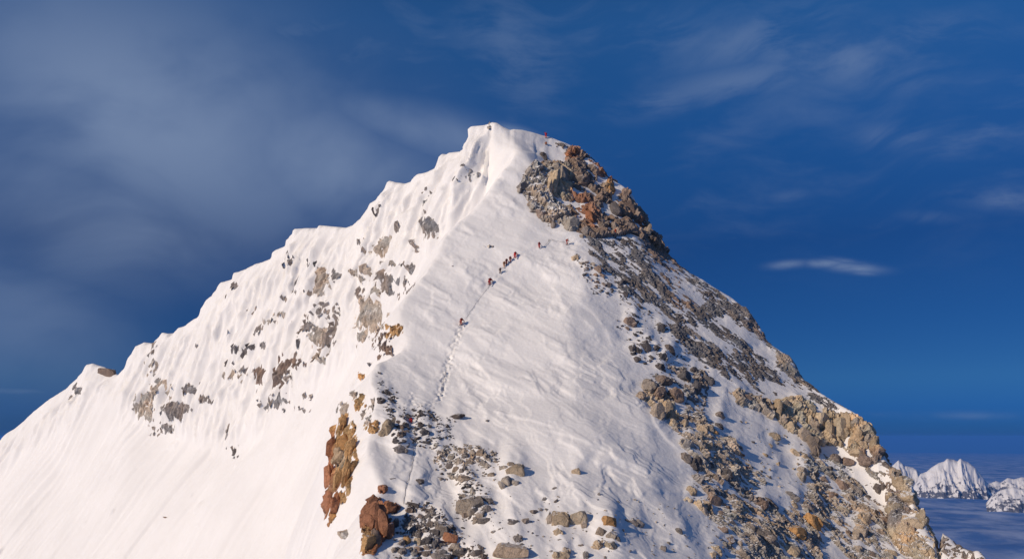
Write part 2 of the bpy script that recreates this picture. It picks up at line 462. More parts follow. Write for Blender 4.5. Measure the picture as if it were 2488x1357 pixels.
# ---------------------------------------------------------------- where the loose boulders lie (pixel, width, height, colour)
cluster = [
    ('around the crouching climber', 'dark rocks around the crouching climber', [
        (927, 975, 18, 18, 'd'), (976, 1010, 15, 14, 'b'), (989, 1012, 14, 13, 'd'), (968, 1026, 14, 12, 'b'), (976, 1036, 12, 16, 'b'), (986, 1032, 14, 16, 'd'), (990, 1047, 12, 12, 'd'), (980, 1049, 12, 10, 'b'),
        (1007, 996, 12, 12, 'd'), (1021, 998, 10, 10, 'd'), (1030, 999, 9, 9, 'd'), (1027, 1006, 20, 6, 'd'), (1041, 1002, 8, 6, 'd'), (1023, 1034, 14, 16, 'd'), (1034, 1033, 12, 10, 'd'), (1043, 1035, 10, 12, 'd'),
        (1032, 1050, 20, 16, 'd'), (1011, 1054, 9, 8, 'd'), (1010, 1040, 12, 10, 'd'), (1039, 1017, 8, 7, 'd'), (1065, 1048, 10, 10, 'd'), (1077, 1046, 12, 10, 'd'), (1017, 1065, 18, 6, 'd'), (1037, 1066, 7, 7, 'd'),
        (1057, 1064, 8, 5, 'd'), (962, 1070, 20, 13, 'd'), (972, 1075, 12, 8, 'd'), (984, 1070, 12, 10, 'd'), (1019, 1084, 8, 7, 'd'), (1032, 1085, 10, 5, 'd'), (1037, 1075, 18, 5, 'd'), (1058, 1086, 10, 10, 'g'),
        (990, 1085, 11, 10, 'g'), (948, 996, 6, 6, 'd'), (946, 1006, 10, 6, 'd'), (942, 953, 14, 8, 'd'), (1088, 1037, 10, 8, 'd'), (1068, 1030, 9, 7, 'd'), (1078, 1062, 9, 7, 'd'), (923, 905, 14, 9, 'd'), (955, 1055, 12, 10, 'd')]),
    ('right of the faint track', 'brown grey rubble right of the track', [
        (1172, 1126, 22, 16, 'm'), (1188, 1129, 16, 12, 'm'), (1098, 1109, 16, 14, 'm'), (1091, 1132, 16, 16, 'g'), (1118, 1119, 20, 18, 'm'), (1128, 1161, 32, 14, 'm'), (1067, 1099, 14, 12, 'g'), (1168, 1099, 22, 14, 'm'),
        (1150, 1102, 16, 14, 'm'), (1132, 1106, 16, 13, 'g'), (1140, 1122, 16, 13, 'm'), (1106, 1140, 16, 14, 'm'), (1122, 1143, 16, 13, 'g'), (1076, 1116, 13, 11, 'g'), (1110, 1160, 14, 12, 'm'), (1198, 1102, 12, 10, 'm'),
        (1192, 1153, 16, 13, 'm'), (1204, 1164, 10, 11, 'm'), (1075, 1150, 10, 9, 'd'), (1070, 1132, 9, 9, 'd'), (1085, 1095, 12, 9, 'g'), (1120, 1090, 14, 10, 'm'), (1182, 1112, 14, 10, 'g'), (1205, 1122, 12, 9, 'm'),
        (1160, 1115, 14, 10, 'g'), (1092, 1150, 12, 10, 'g'), (1145, 1140, 12, 9, 'm')]),
    ('in the central grey heap', 'grey boulders heaped below the rubble patch', [
        (1145, 1226, 50, 48, 'm'), (1166, 1251, 22, 22, 'm'), (1120, 1222, 18, 20, 'g'), (1190, 1215, 20, 16, 'g'), (1184, 1236, 20, 18, 'g'), (1155, 1264, 14, 16, 'm'), (1130, 1252, 16, 14, 'g'), (1176, 1263, 28, 16, 'g'),
        (1115, 1244, 12, 14, 'g'), (1128, 1205, 18, 14, 'm'), (1168, 1210, 22, 16, 'm'), (1108, 1258, 12, 9, 'g')]),
    ('above the grey heap', 'dark slabs above the grey heap', [
        (1125, 1183, 14, 10, 'd'), (1140, 1180, 16, 11, 'd'), (1151, 1192, 14, 11, 'd'), (1163, 1189, 10, 8, 'd'), (1132, 1195, 12, 8, 'd'), (1148, 1176, 10, 7, 'd'), (1022, 1169, 16, 14, 'd'), (955, 1162, 14, 8, 'd')]),
    ('beside the red outcrop', 'crowded rubble right of the red outcrop', [
        (997, 1237, 16, 16, 'b'), (1005, 1224, 28, 9, 'd'), (1022, 1255, 20, 18, 'g'), (1029, 1275, 16, 14, 'd'), (1044, 1273, 18, 13, 'g'), (1077, 1284, 36, 28, 'g'), (1069, 1270, 20, 11, 'g'), (1056, 1291, 16, 18, 'd'),
        (1039, 1312, 24, 18, 'd'), (1057, 1322, 14, 22, 'd'), (1007, 1298, 16, 11, 'd'), (1000, 1281, 10, 10, 'g'), (976, 1297, 10, 14, 'm'), (973, 1319, 14, 20, 'g'), (960, 1336, 16, 14, 'm'), (978, 1338, 20, 16, 'g'),
        (1017, 1335, 16, 16, 'b'), (1039, 1330, 20, 14, 'm'), (1035, 1344, 18, 13, 'g'), (1008, 1343, 14, 14, 'm'), (1068, 1348, 40, 20, 'g'), (1103, 1327, 18, 20, 'm'), (1113, 1343, 18, 16, 'd'), (1128, 1338, 20, 18, 'd'),
        (1160, 1340, 20, 12, 'g'), (1147, 1337, 12, 9, 'd'), (1078, 1316, 10, 9, 'r'), (1090, 1319, 10, 9, 'b'), (1128, 1283, 12, 5, 'd'), (1015, 1278, 12, 10, 'd'), (1050, 1256, 14, 9, 'd'), (1020, 1300, 18, 14, 'd'),
        (1010, 1258, 12, 10, 'g'), (985, 1255, 10, 8, 'd'), (958, 1312, 12, 10, 'g'), (1095, 1346, 14, 12, 'g'), (996, 1330, 12, 12, 'm'), (1060, 1305, 14, 11, 'd'), (1035, 1290, 12, 10, 'g')]),
    ('scattered on the lower snow', 'grey rocks scattered on the lower snow', [
        (1183, 1020, 12, 12, 'g'), (1108, 1011, 30, 13, 'd'), (1347, 1186, 14, 12, 'g'), (1350, 1216, 12, 14, 'g'), (1320, 1213, 10, 14, 'g'), (1455, 1200, 8, 15, 'g'), (1296, 1243, 18, 12, 'g'), (1313, 1238, 10, 15, 'g'),
        (1247, 1267, 24, 14, 'g'), (1276, 1265, 16, 14, 'g'), (1199, 1291, 14, 12, 'g'), (1258, 1309, 20, 18, 'g'), (1424, 1348, 14, 20, 'g'), (1337, 1338, 10, 10, 'g'), (1409, 1322, 14, 12, 'g'), (1158, 1342, 34, 13, 'g'),
        (1539, 1267, 22, 20, 'g'), (1553, 1271, 24, 19, 'g'), (1525, 1264, 12, 13, 'g'), (1515, 1287, 8, 8, 'g'), (1613, 1331, 14, 16, 'g'), (1586, 1346, 10, 6, 'g'), (1653, 1290, 16, 13, 'g'), (1212, 1285, 10, 8, 'g'),
        (1268, 1322, 10, 8, 'g'), (1302, 1300, 10, 7, 'g'), (1665, 1302, 10, 7, 'g'), (1452, 1213, 7, 6, 'd'), (1330, 1237, 9, 7, 'g'), (1310, 1262, 9, 6, 'g'), (1627, 1320, 10, 8, 'g'), (1360, 1310, 10, 7, 'g')]),
    ('in the lower boulder row', 'light brown boulders along the lower snowfield', [
        (1364, 1257, 38, 44, 't'), (1337, 1262, 16, 30, 'm'), (1404, 1257, 36, 40, 't'), (1359, 1292, 20, 16, 't'), (1461, 1290, 26, 22, 'm'), (1485, 1297, 24, 20, 'm'), (1483, 1322, 22, 22, 't'),
        (1453, 1322, 20, 22, 't'), (1362, 1347, 30, 24, 't'), (1375, 1338, 20, 18, 'm'), (1418, 1275, 16, 18, 'm'), (1500, 1308, 10, 16, 'g')]),
    ('in the small tan heap', 'tan boulders in the small heap', [
        (1251, 1141, 38, 32, 't'), (1232, 1169, 26, 28, 'm'), (1251, 1173, 18, 18, 'm'), (1266, 1134, 16, 14, 'm'), (1224, 1136, 18, 14, 'm'), (1240, 1128, 16, 12, 'm')]),
    ('lined up below the buttress', 'stones in a line below the buttress', [
        (1397, 625, 14, 17, 't'), (1412, 638, 14, 13, 'm'), (1425, 638, 10, 10, 'b'), (1440, 642, 14, 11, 'm'), (1454, 655, 18, 20, 'b'), (1462, 672, 13, 15, 'b'), (1448, 668, 12, 10, 'b'), (1426, 650, 10, 8, 'b'),
        (1478, 693, 13, 17, 'd'), (1465, 692, 12, 12, 'b'), (1452, 687, 10, 10, 'b'), (1448, 700, 9, 9, 'b'), (1474, 712, 11, 10, 'd'), (1420, 667, 10, 8, 'd'), (1460, 706, 10, 9, 'd'), (1486, 704, 9, 10, 'd')]),
    ('left of the streaked slabs', 'dark rocks left of the streaked slabs', [
        (1518, 684, 14, 18, 'd'), (1521, 714, 10, 16, 'd'), (1510, 720, 9, 10, 'd'), (1534, 780, 24, 28, 'b'), (1523, 796, 12, 10, 'b'), (1520, 776, 10, 12, 'd'), (1604, 796, 16, 34, 'd'), (1537, 848, 16, 26, 'd'), (1566, 840, 26, 34, 'd'), (1553, 852, 12, 16, 'd'),
        (1547, 873, 12, 22, 'd'), (1545, 814, 12, 12, 'd'), (1592, 844, 10, 16, 'd'), (1629, 848, 26, 18, 'd'), (1614, 866, 18, 19, 'd'), (1582, 868, 12, 14, 'd'), (1645, 828, 11, 10, 'd'), (1661, 836, 10, 8, 'd'),
        (1643, 797, 8, 12, 'd'), (1693, 851, 9, 9, 'b'), (1664, 872, 10, 13, 'd'), (1685, 898, 9, 25, 'd'), (1722, 924, 20, 28, 'd'), (1606, 892, 20, 15, 'd'), (1705, 852, 9, 12, 'd'), (1540, 765, 12, 12, 'd'), (1512, 792, 8, 8, 'd'),
        (1575, 822, 12, 14, 'd'), (1560, 808, 10, 12, 'd'), (1560, 866, 9, 10, 'd')]),
    ('below the middle buttress', 'angular blocks below the middle buttress', [
        (1704, 1042, 24, 28, 't'), (1736, 1050, 14, 16, 'o'), (1670, 1076, 30, 34, 'm'), (1704, 1082, 18, 36, 't'), (1721, 1082, 16, 32, 't'), (1667, 1110, 28, 24, 'g'), (1688, 1124, 26, 34, 'd'), (1744, 1087, 18, 14, 'm'),
        (1752, 1105, 22, 18, 'm'), (1759, 1124, 14, 14, 'm'), (1783, 1092, 20, 22, 't'), (1786, 1116, 10, 16, 't'), (1770, 1097, 12, 12, 'm'), (1804, 1105, 10, 14, 'r'), (1725, 1131, 12, 18, 'd'), (1745, 1063, 12, 12, 't'),
        (1760, 1075, 12, 11, 'm'), (1740, 1110, 14, 12, 'm'), (1772, 1112, 10, 10, 'b'), (1800, 1125, 12, 12, 'b'), (1815, 1135, 9, 10, 'r'), (1725, 1060, 12, 11, 'm'), (1767, 1155, 32, 15, 'd'), (1708, 1115, 12, 12, 'b')]),
    ('on the lower right slope', 'blocks in the lower right rubble slope', [
        (1682, 1189, 18, 24, 't'), (1673, 1213, 16, 22, 't'), (1699, 1224, 26, 26, 't'), (1712, 1239, 20, 24, 'm'), (1733, 1213, 28, 30, 'b'), (1791, 1221, 28, 34, 't'), (1846, 1218, 24, 38, 'b'), (1846, 1292, 50, 28, 'g'), (1873, 1318, 38, 20, 'g'),
        (1746, 1334, 22, 20, 't'), (1733, 1347, 14, 18, 't'), (1807, 1345, 30, 24, 'm'), (1775, 1310, 22, 22, 'b'), (1762, 1284, 20, 20, 'b'), (1778, 1266, 20, 18, 'g'), (1799, 1266, 14, 16, 'g'), (1744, 1303, 12, 12, 'g'),
        (1728, 1316, 12, 10, 't'), (1733, 1289, 8, 8, 'd'), (1873, 1271, 14, 16, 't'), (1891, 1274, 12, 15, 't'), (1844, 1239, 16, 14, 't'), (1875, 1224, 34, 16, 'g'), (1925, 1203, 32, 18, 'g'), (1965, 1229, 32, 22, 'g'),
        (1928, 1224, 14, 20, 't'), (1909, 1263, 30, 13, 'd'), (1752, 1245, 16, 14, 'b'), (1766, 1232, 14, 12, 'b'), (1783, 1250, 14, 12, 'm'), (1815, 1240, 16, 14, 't'), (1815, 1300, 18, 16, 'g'), (1800, 1318, 14, 14, 'm'),
        (1790, 1290, 16, 14, 'b'), (1830, 1330, 18, 14, 'm'), (1850, 1345, 16, 14, 'b'), (1890, 1345, 18, 14, 'g'), (1900, 1300, 16, 14, 'm'), (1880, 1290, 14, 12, 'b'), (1960, 1320, 18, 14, 'm'), (1950, 1345, 16, 12, 't'), (1985, 1300, 14, 12, 'b')]),
    ('on the right snow gully', 'stones on the snow gully', [
        (1862, 1103, 14, 15, 't'), (1880, 1058, 24, 17, 't'), (1888, 1124, 14, 15, 't'), (1873, 1082, 12, 12, 'm'), (1949, 1158, 20, 24, 'm'), (1954, 1108, 16, 14, 't'), (1930, 1100, 24, 13, 't'), (1954, 1142, 22, 20, 'm'), (1749, 1008, 22, 15, 'g'),
        (1746, 1034, 20, 10, 'd'), (1957, 1122, 14, 12, 'm'), (1942, 1128, 14, 12, 'm'), (1890, 1076, 10, 10, 'm'), (1800, 1025, 8, 6, 'd'), (1850, 1145, 8, 8, 'd'), (1870, 1160, 8, 7, 'd')]),
    ('under the cliff band', 'blocks under the cliff band', [
        (2187, 1167, 32, 32, 't'), (2204, 1204, 30, 28, 't'), (2169, 1226, 26, 34, 't'), (2166, 1204, 22, 20, 't'), (2123, 1241, 28, 24, 'm'), (2101, 1260, 28, 30, 't'), (2052, 1235, 22, 18, 't'), (2061, 1207, 18, 20, 'm'),
        (2077, 1186, 30, 24, 'g'), (2046, 1173, 30, 26, 'b'), (2135, 1183, 20, 20, 'd'), (2015, 1137, 14, 14, 'd'), (2120, 1312, 18, 20, 't'), (2089, 1290, 26, 38, 'm'), (2187, 1284, 20, 48, 't'), (2216, 1283, 24, 56, 't'),
        (2230, 1262, 24, 46, 't'), (2163, 1342, 22, 26, 't'), (2227, 1321, 20, 24, 'm'), (2249, 1339, 24, 30, 't'), (2141, 1290, 16, 14, 'm'), (1982, 1150, 14, 12, 'd'), (2000, 1165, 16, 14, 'b'), (2020, 1200, 16, 14, 'b'), (2030, 1220, 14, 12, 'm'),
        (2010, 1180, 14, 12, 'd'), (2080, 1230, 16, 14, 'm'), (2085, 1330, 18, 16, 'm'), (2120, 1345, 18, 16, 'b'), (2040, 1265, 14, 12, 'm'), (2200, 1330, 18, 20, 't'), (2150, 1262, 18, 16, 'b'), (2060, 1290, 14, 12, 'b'), (2110, 1205, 12, 10, 'd')]),
]
SINGLES = [
        (1475, 1265, 36, 28, 'o', 3, 'square orange brown boulder, the brightest on the lower snowfield'),
        (1401, 1145, 19, 18, 't', 0, 'lone rounded tan stone with a snow tail on the smooth slope'),
        (1975, 1266, 30, 42, 'o', -28, 'upright yellow ochre block leaning over the lower right rubble'),
        (1938, 1294, 44, 26, 'o', 28, 'long yellow ochre block lying in the lower right rubble'),
        (1923, 1337, 30, 30, 't', 25, 'tan block with a snowy top under the long ochre block'),
        (1243, 1334, 84, 30, 'm', 6, 'broad flat topped slab with a dark top at the bottom edge'),
        (942, 1040, 24, 40, 't', 10, 'tall tan boulder on the crest just left of the crouching climber'),
        (1014, 1316, 15, 24, 't', -8, 'pale yellow upright block in the rubble by the red outcrop'),
        (990, 1315, 18, 22, 'o', 14, 'orange brown leaning block in the rubble by the red outcrop'),
        (1094, 1305, 40, 22, 'r', 6, 'reddish brown boulder at the right edge of the crowded rubble'),
        (976, 1092, 28, 17, 'g', 5, 'flat grey slab below the crouching climber'),
        (1322, 382, 13, 24, 'd', -20, 'dark leaning rock pillar on the snow above the buttress'),
        (265, 903, 46, 20, 'b', 14, 'large dark brown boulder on the small far left snow peak'),
        (401, 1257, 15, 4, 'b', 4, 'lone small dark stone on the smooth lower left snow'),
        (1364, 352, 16, 9, 'g', 14, 'flat grey rock on the snow below the right summit skyline'),
        (2249, 1254, 9, 22, 'd', 4, 'dark pointed rock pinnacle on the lower right skyline'),
        (1100, 648, 7, 4, 'd', 0, 'tiny dark stone alone on the upper left snowfield'),
        (1491, 586, 6, 9, 'd', 0, 'small black rock below the climber on the dark slabs')]

# ---------------------------------------------------------------- materials
def mat_new(name):
    m = bpy.data.materials.new(name)
    m.use_nodes = True
    g = NT(m.node_tree)
    out = g.n('ShaderNodeOutputMaterial')
    bsdf = g.n('ShaderNodeBsdfPrincipled')
    g.t.links.new(bsdf.outputs[0], out.inputs[0])
    return m, g, bsdf


SNOW_RGB = (0.82, 0.795, 0.775, 1)


def snow_material():
    m, g, b = mat_new('snow')
    co = g.n('ShaderNodeNewGeometry').outputs['Position']
    n1 = g.noise(co, 0.05, 3)
    n2 = g.noise(co, 1.3, 5, 0.6)
    n3 = g.noise(co, 4.5, 3, 0.6)
    base = g.mix(g.rng(n1, 0.35, 0.65), (0.82, 0.795, 0.77, 1), (0.86, 0.835, 0.81, 1))
    h = g.math('ADD', g.math('MULTIPLY', n2, 0.26), g.math('MULTIPLY', n3, 0.06))
    bump = g.n('ShaderNodeBump', Strength=0.35, Distance=1.0, Height=h).outputs[0]
    L = g.t.links
    L.new(base, b.inputs['Base Color'])
    b.inputs['Roughness'].default_value = 0.75
    b.inputs['Specular IOR Level'].default_value = 0.25
    L.new(bump, b.inputs['Normal'])
    return m


def rock_material(name, source='attr', snow=0.5):
    """fractured limestone; snow lies on what faces up, rime fills its grain"""
    m, g, b = mat_new(name)
    geo = g.n('ShaderNodeNewGeometry')
    co = geo.outputs['Position']
    if source == 'attr':
        at_ = g.n('ShaderNodeAttribute', {'attribute_name': 'tint'})
        tint, rime = at_.outputs['Color'], at_.outputs['Alpha']
        sc = 1.0
    else:
        oi = g.n('ShaderNodeObjectInfo')
        tint, rime = oi.outputs['Color'], oi.outputs['Alpha']
    n1 = g.noise(co, 0.55, 5, 0.6, 0.4)
    n2 = g.noise(co, 3.2, 6, 0.65, 0.8)
    v = g.math('ADD', g.math('MULTIPLY', n1, 1.1), g.math('MULTIPLY', n2, 0.9))
    cr_ = g.n('ShaderNodeTexVoronoi', {'feature': 'DISTANCE_TO_EDGE'}, Vector=g.vmath('ADD', co, g.n('ShaderNodeCombineXYZ', X=n2, Y=n1, Z=n2).outputs[0]), Scale=0.9)
    crack = g.rng(cr_.outputs['Distance'], 0.0, 0.06, 0.55, 1.0)
    n3 = g.noise(co, 9.0, 4, 0.7)
    val = g.math('MULTIPLY', g.math('MULTIPLY', g.rng(v, 0.55, 1.45, 0.70, 1.75, False), crack), g.rng(n3, 0.3, 0.7, 0.75, 1.25, False))
    cc = g.n('ShaderNodeCombineColor', i0=val, i1=val, i2=val).outputs[0]
    col = g.mix(1.0, tint, cc, 'MULTIPLY')
    # iron staining
    st = g.rng(g.noise(co, 0.9, 4, 0.6, 1.0), 0.56, 0.72)
    col = g.mix(g.math('MULTIPLY', st, 0.22), col, g.mix(1.0, col, (1.25, 0.85, 0.62, 1), 'MULTIPLY'))
    # snow on ledges
    nz = g.n('ShaderNodeSeparateXYZ', Vector=geo.outputs['Normal']).outputs[2]
    nn = g.noise(co, 2.2, 5, 0.7)
    f = g.math('ADD', nz, g.math('MULTIPLY', g.math('SUBTRACT', nn, 0.5), 1.5))
    thr = g.math('SUBTRACT', 1.36 - 0.5 * snow, g.math('MULTIPLY', rime, 1.0))
    sf = g.rng(g.math('SUBTRACT', f, thr), -0.04, 0.10)
    final = g.mix(sf, col, SNOW_RGB)
    h = g.math('ADD', g.math('ADD', g.math('MULTIPLY', n1, 0.35), g.math('MULTIPLY', n3, 0.10)), g.math('MULTIPLY', n2, 0.30))
    bump = g.n('ShaderNodeBump', Strength=1.0, Distance=1.0, Height=h).outputs[0]
    L = g.t.links
    L.new(final, b.inputs['Base Color'])
    b.inputs['Roughness'].default_value = 0.85
    b.inputs['Specular IOR Level'].default_value = 0.25
    L.new(bump, b.inputs['Normal'])
    return m


M_SNOW = snow_material()
M_ROCK = rock_material('weathered_rock', 'attr', 0.45)
M_STONE = rock_material('loose_stone', 'object', 0.62)


# ---------------------------------------------------------------- object helpers
def props(o, label=None, cat=None, group=None, kind=None):
    if label: o['label'] = label
    if cat: o['category'] = cat
    if group: o['group'] = group
    if kind: o['kind'] = kind
    return o


def link(o, parent=None):
    COL.objects.link(o)
    if parent: o.parent = parent
    return o


def empty(name, loc=(0, 0, 0)):
    o = bpy.data.objects.new(name, None)
    o.empty_display_size = 0.5
    o.location = loc
    return link(o)


def mesh_arrays(name, verts, faces, mat, smooth=False):
    verts = np.ascontiguousarray(verts, np.float32); faces = np.ascontiguousarray(faces, np.int32)
    me = bpy.data.meshes.new(name)
    nf, k = faces.shape
    me.vertices.add(len(verts)); me.vertices.foreach_set('co', verts.ravel())
    me.loops.add(nf * k); me.loops.foreach_set('vertex_index', faces.ravel())
    me.polygons.add(nf)
    me.polygons.foreach_set('loop_start', np.arange(0, nf * k, k, dtype=np.int32))
    me.polygons.foreach_set('loop_total', np.full(nf, k, np.int32))
    me.polygons.foreach_set('use_smooth', np.full(nf, smooth))
    me.materials.append(mat)
    me.update(calc_edges=True)
    return me


def grid_mesh(name, mask, P, mat, smooth, tint=None):
    """mesh of the grid quads whose four corners are in the mask"""
    q = mask[:-1, :-1] & mask[1:, :-1] & mask[:-1, 1:] & mask[1:, 1:]
    r, c = np.nonzero(q)
    if len(r) == 0:
        return None
    idx = np.full(mask.shape, -1, np.int32)
    used = np.zeros(mask.shape, bool)
    for dr in (0, 1):
        for dc in (0, 1):
            used[r + dr, c + dc] = True
    idx[used] = np.arange(used.sum())
    faces = np.stack([idx[r, c], idx[r, c + 1], idx[r + 1, c + 1], idx[r + 1, c]], 1)
    me = mesh_arrays(name, P[used], faces, mat, smooth)
    if tint is not None:
        a = me.attributes.new('tint', 'FLOAT_COLOR', 'POINT')
        a.data.foreach_set('color', np.ascontiguousarray(tint[used], np.float32).ravel())
    return me


# ---------------------------------------------------------------- relief of the snow
def grad_normals(P):
    du = np.zeros_like(P); dv = np.zeros_like(P)
    du[:, 1:-1] = P[:, 2:] - P[:, :-2]; du[:, 0] = P[:, 1] - P[:, 0]; du[:, -1] = P[:, -1] - P[:, -2]
    dv[1:-1] = P[2:] - P[:-2]; dv[0] = P[1] - P[0]; dv[-1] = P[-1] - P[-2]
    n = np.cross(du, dv)
    return n / (np.linalg.norm(n, axis=2, keepdims=True) + 1e-9)


P0 = np.stack([Xg, Yg, Z], 2).astype(np.float32)
Zs = blur(Z.astype(np.float32), 3)
N0 = grad_normals(np.stack([Xg, Yg, Zs], 2).astype(np.float32))
ii = np.nonzero(keep)
X, Y, ZZ = Xg[ii].astype(np.float32), Yg[ii].astype(np.float32), Z[ii].astype(np.float32)
PX, PY = PXg[ii].astype(np.float32), PYg[ii].astype(np.float32)
L_ = isL[ii].astype(np.float32)
Nv = N0[ii]
flank = sstep(-0.35, -0.62, Nv[:, 0]) * (1 - L_)            # steep sunny side of the crest
field = (1 - L_) * (1 - flank)

disp = np.zeros_like(X)
# fluted far face: ribs run straight down the fall line, bulging where rime has built up
u = X * -0.80 + Y * 0.59
foot = curve(FOOT, PX)
wf = L_ * sstep(-15, 70, foot - PY)
skyd = curve([(p[0], p[1]) for p in SKY_LEFT], PX)
below = PY - skyd
uw = u + 2.2 * gnoise(u / 13, ZZ / 16, 0, 3) + 0.10 * ZZ + 0.7 * gnoise(u / 3.5, ZZ / 5, 0, 9)
rib = 1 - 2.0 * np.abs(gnoise(uw / 5.2, ZZ / 34, 0.3, 11))
rib2 = 1 - 2.0 * np.abs(gnoise(uw / 2.3, ZZ / 18, 0.7, 12))
blob = np.maximum(0, fbm(u / 4.2, Y / 7.0, ZZ / 5.5, 2, 21) - 0.06)
cal = sstep(6, 60, below)
disp += wf * (0.2 + 0.8 * cal) * (2.6 * rib + 1.9 * rib2 * sstep(-.3, .5, gnoise(u / 18, ZZ / 18, 0, 5)) + 3.4 * blob + 0.70 * (1 - 2 * np.abs(gnoise(uw / 1.15, ZZ / 11, 0, 15))) + 0.55 * fbm(X / 1.6, Y / 1.6, ZZ / 1.6, 3, 31))
disp += L_ * 1.8 * np.maximum(0, 0.05 + fbm(u / 5.0, ZZ / 5.0, 0, 2, 23)) * sstep(40, 2, below) * (PX > 330)
# smooth apron below it, combed by sluffs
q = X * 0.51 - Y * 0.72
al = X * -0.72 - Y * 0.51
wa = L_ * (1 - wf)
qw = q + 1.6 * gnoise(q / 20, al / 30, 0, 41)
disp += wa * (1.5 * gnoise(qw / 11, al / 130, 0, 42) + 0.95 * gnoise(qw / 3.4, al / 60, 0, 43) + 0.42 * gnoise(qw / 1.3, al / 40, 0, 44) * sstep(-.25, .3, gnoise(q / 15, al / 25, 0, 40))
              + 0.16 * fbm(q / 2.5, al / 6, ZZ / 6, 3, 45))
lump = np.maximum(0, gnoise(q / 4.0, al / 5.5, ZZ / 6, 46) - 0.52)
disp += wa * 3.6 * lump
# snowfield: drifts, sastrugi and slab edges
D_ = Y
a_ = (PX - 1244) / F * D_; b_ = (PY - 678) / F * D_ * 1.25
s1 = a_ * 0.86 + b_ * 0.50; s2 = -a_ * 0.50 + b_ * 0.86
drift = fbm(s1 / 22, s2 / 11, 0, 3, 51)
sas = fbm(s1 / 5.5, s2 / 1.25, 0, 3, 52)
rough_z = sstep(-0.02, 0.30, gnoise(s1 / 16, s2 / 9, 0, 53))
rip = 1 - 2 * np.abs(gnoise(s1 / 7.0 + 0.6 * gnoise(s1 / 4, s2 / 4, 0, 55), s2 / 1.7, 0, 54))
disp += field * (0.62 * drift + (0.02 + 0.11 * rough_z) * sas + 0.07 * rough_z * sstep(-0.1, 0.9, rip) + 0.035 * fbm(X / 0.9, Y / 0.9, ZZ / 0.9, 2, 56))
# wind slab: broken plates of crust with crisp edges
pl = fbm(s1 / 13.0 + 0.25 * gnoise(s1 / 3, s2 / 3, 0, 57), s2 / 5.5, 0.4, 4, 58, 0.45)
for tlev, hh in ((-0.22, .16), (-0.12, .13), (-0.02, .17), (0.09, .15), (0.2, .18)):
    disp += field * hh * sstep(tlev - 0.010, tlev + 0.010, pl) * (0.45 + 0.55 * rough_z)
# flank
fq = X * 0.3 - Y * 0.95
disp += flank * (0.55 * gnoise(fq / 4.5, ZZ / 14, 0, 61) + 0.22 * gnoise(fq / 1.6, ZZ / 12, 0, 62) + 0.10 * fbm(X / 1.2, Y / 1.2, ZZ / 1.2, 3, 63))

LIPS = [([(1128, 800), (1150, 812), (1180, 815), (1210, 832), (1240, 842)], 0.55, 26),
        ([(1118, 832), (1138, 848), (1160, 872), (1172, 878)], 0.3, 14),
        ([(950, 880), (985, 890), (1030, 925), (1078, 937), (1140, 946)], 0.35, 20),
        ([(985, 848), (1020, 862), (1060, 885)], 0.3, 18),
        ([(1010, 925), (1035, 944), (1070, 945)], 0.32, 14),
        ([(1110, 966), (1160, 985), (1200, 1000), (1270, 1018), (1330, 1034), (1365, 1047)], 0.5, 24),
        ([(1120, 1020), (1150, 1048), (1190, 1068), (1208, 1083)], 0.45, 20),
        ([(1320, 1046), (1360, 1055), (1400, 1070), (1460, 1090), (1490, 1115), (1540, 1150)], 0.5, 26),
        ([(1350, 1070), (1400, 1090), (1425, 1125)], 0.45, 22),
        ([(1440, 1125), (1475, 1135), (1495, 1165), (1518, 1190)], 0.45, 20),
        ([(1520, 1182), (1545, 1198), (1560, 1212)], 0.35, 14),
        ([(1165, 1166), (1215, 1190), (1245, 1225), (1275, 1255)], 0.5, 22),
        ([(1300, 1195), (1325, 1210), (1345, 1240)], 0.5, 16),
        ([(1355, 1145), (1375, 1170), (1400, 1205), (1440, 1240)], 0.4, 18),
        ([(1480, 955), (1520, 972), (1560, 985)], 0.3, 16),
        ([(1420, 560), (1360, 575), (1300, 560)], 0.25, 18),
        ([(1470, 860), (1500, 895), (1520, 918), (1545, 950)], 0.45, 22),
        ([(1390, 720), (1440, 760), (1470, 800), (1500, 860)], 0.35, 24),
        ([(1340, 690), (1362, 725), (1372, 760)], 0.35, 16), ([(1395, 760), (1420, 780), (1450, 812)], 0.28, 16),
        ([(1560, 1170), (1600, 1195), (1660, 1205), (1690, 1190)], 0.5, 24),
        ([(1570, 1295), (1620, 1310), (1660, 1335)], 0.35, 18),
        ([(1575, 985), (1590, 1030), (1620, 1065), (1655, 1100)], 0.55, 20),
        ([(1155, 665), (1200, 655), (1270, 640)], 0.12, 16),
        ([(900, 1066), (950, 1085), (985, 1120)], 0.35, 16), ([(930, 1150), (985, 1200), (1050, 1240), (1090, 1270)], 0.4, 20),
        ([(1060, 1105), (1095, 1180), (1125, 1215)], 0.3, 16)]


def polyline_sd(pts, px, py):
    d = np.full(px.shape, 1e9, np.float32); sg = np.ones(px.shape, np.float32); tt = np.zeros(px.shape, np.float32)
    n = len(pts) - 1
    for i in range(n):
        (x0, y0), (x1, y1) = pts[i], pts[i + 1]
        ex, ey = x1 - x0, y1 - y0
        t = np.clip(((px - x0) * ex + (py - y0) * ey) / (ex * ex + ey * ey), 0, 1)
        qx, qy = px - x0 - t * ex, py - y0 - t * ey
        dd = np.hypot(qx, qy)
        m = dd < d
        d = np.where(m, dd, d)
        sg = np.where(m, np.where(ex * qy - ey * qx < 0, 1.0, -1.0), sg)      # +1 above the line
        tt = np.where(m, (i + t) / n, tt)
    return d, sg, tt


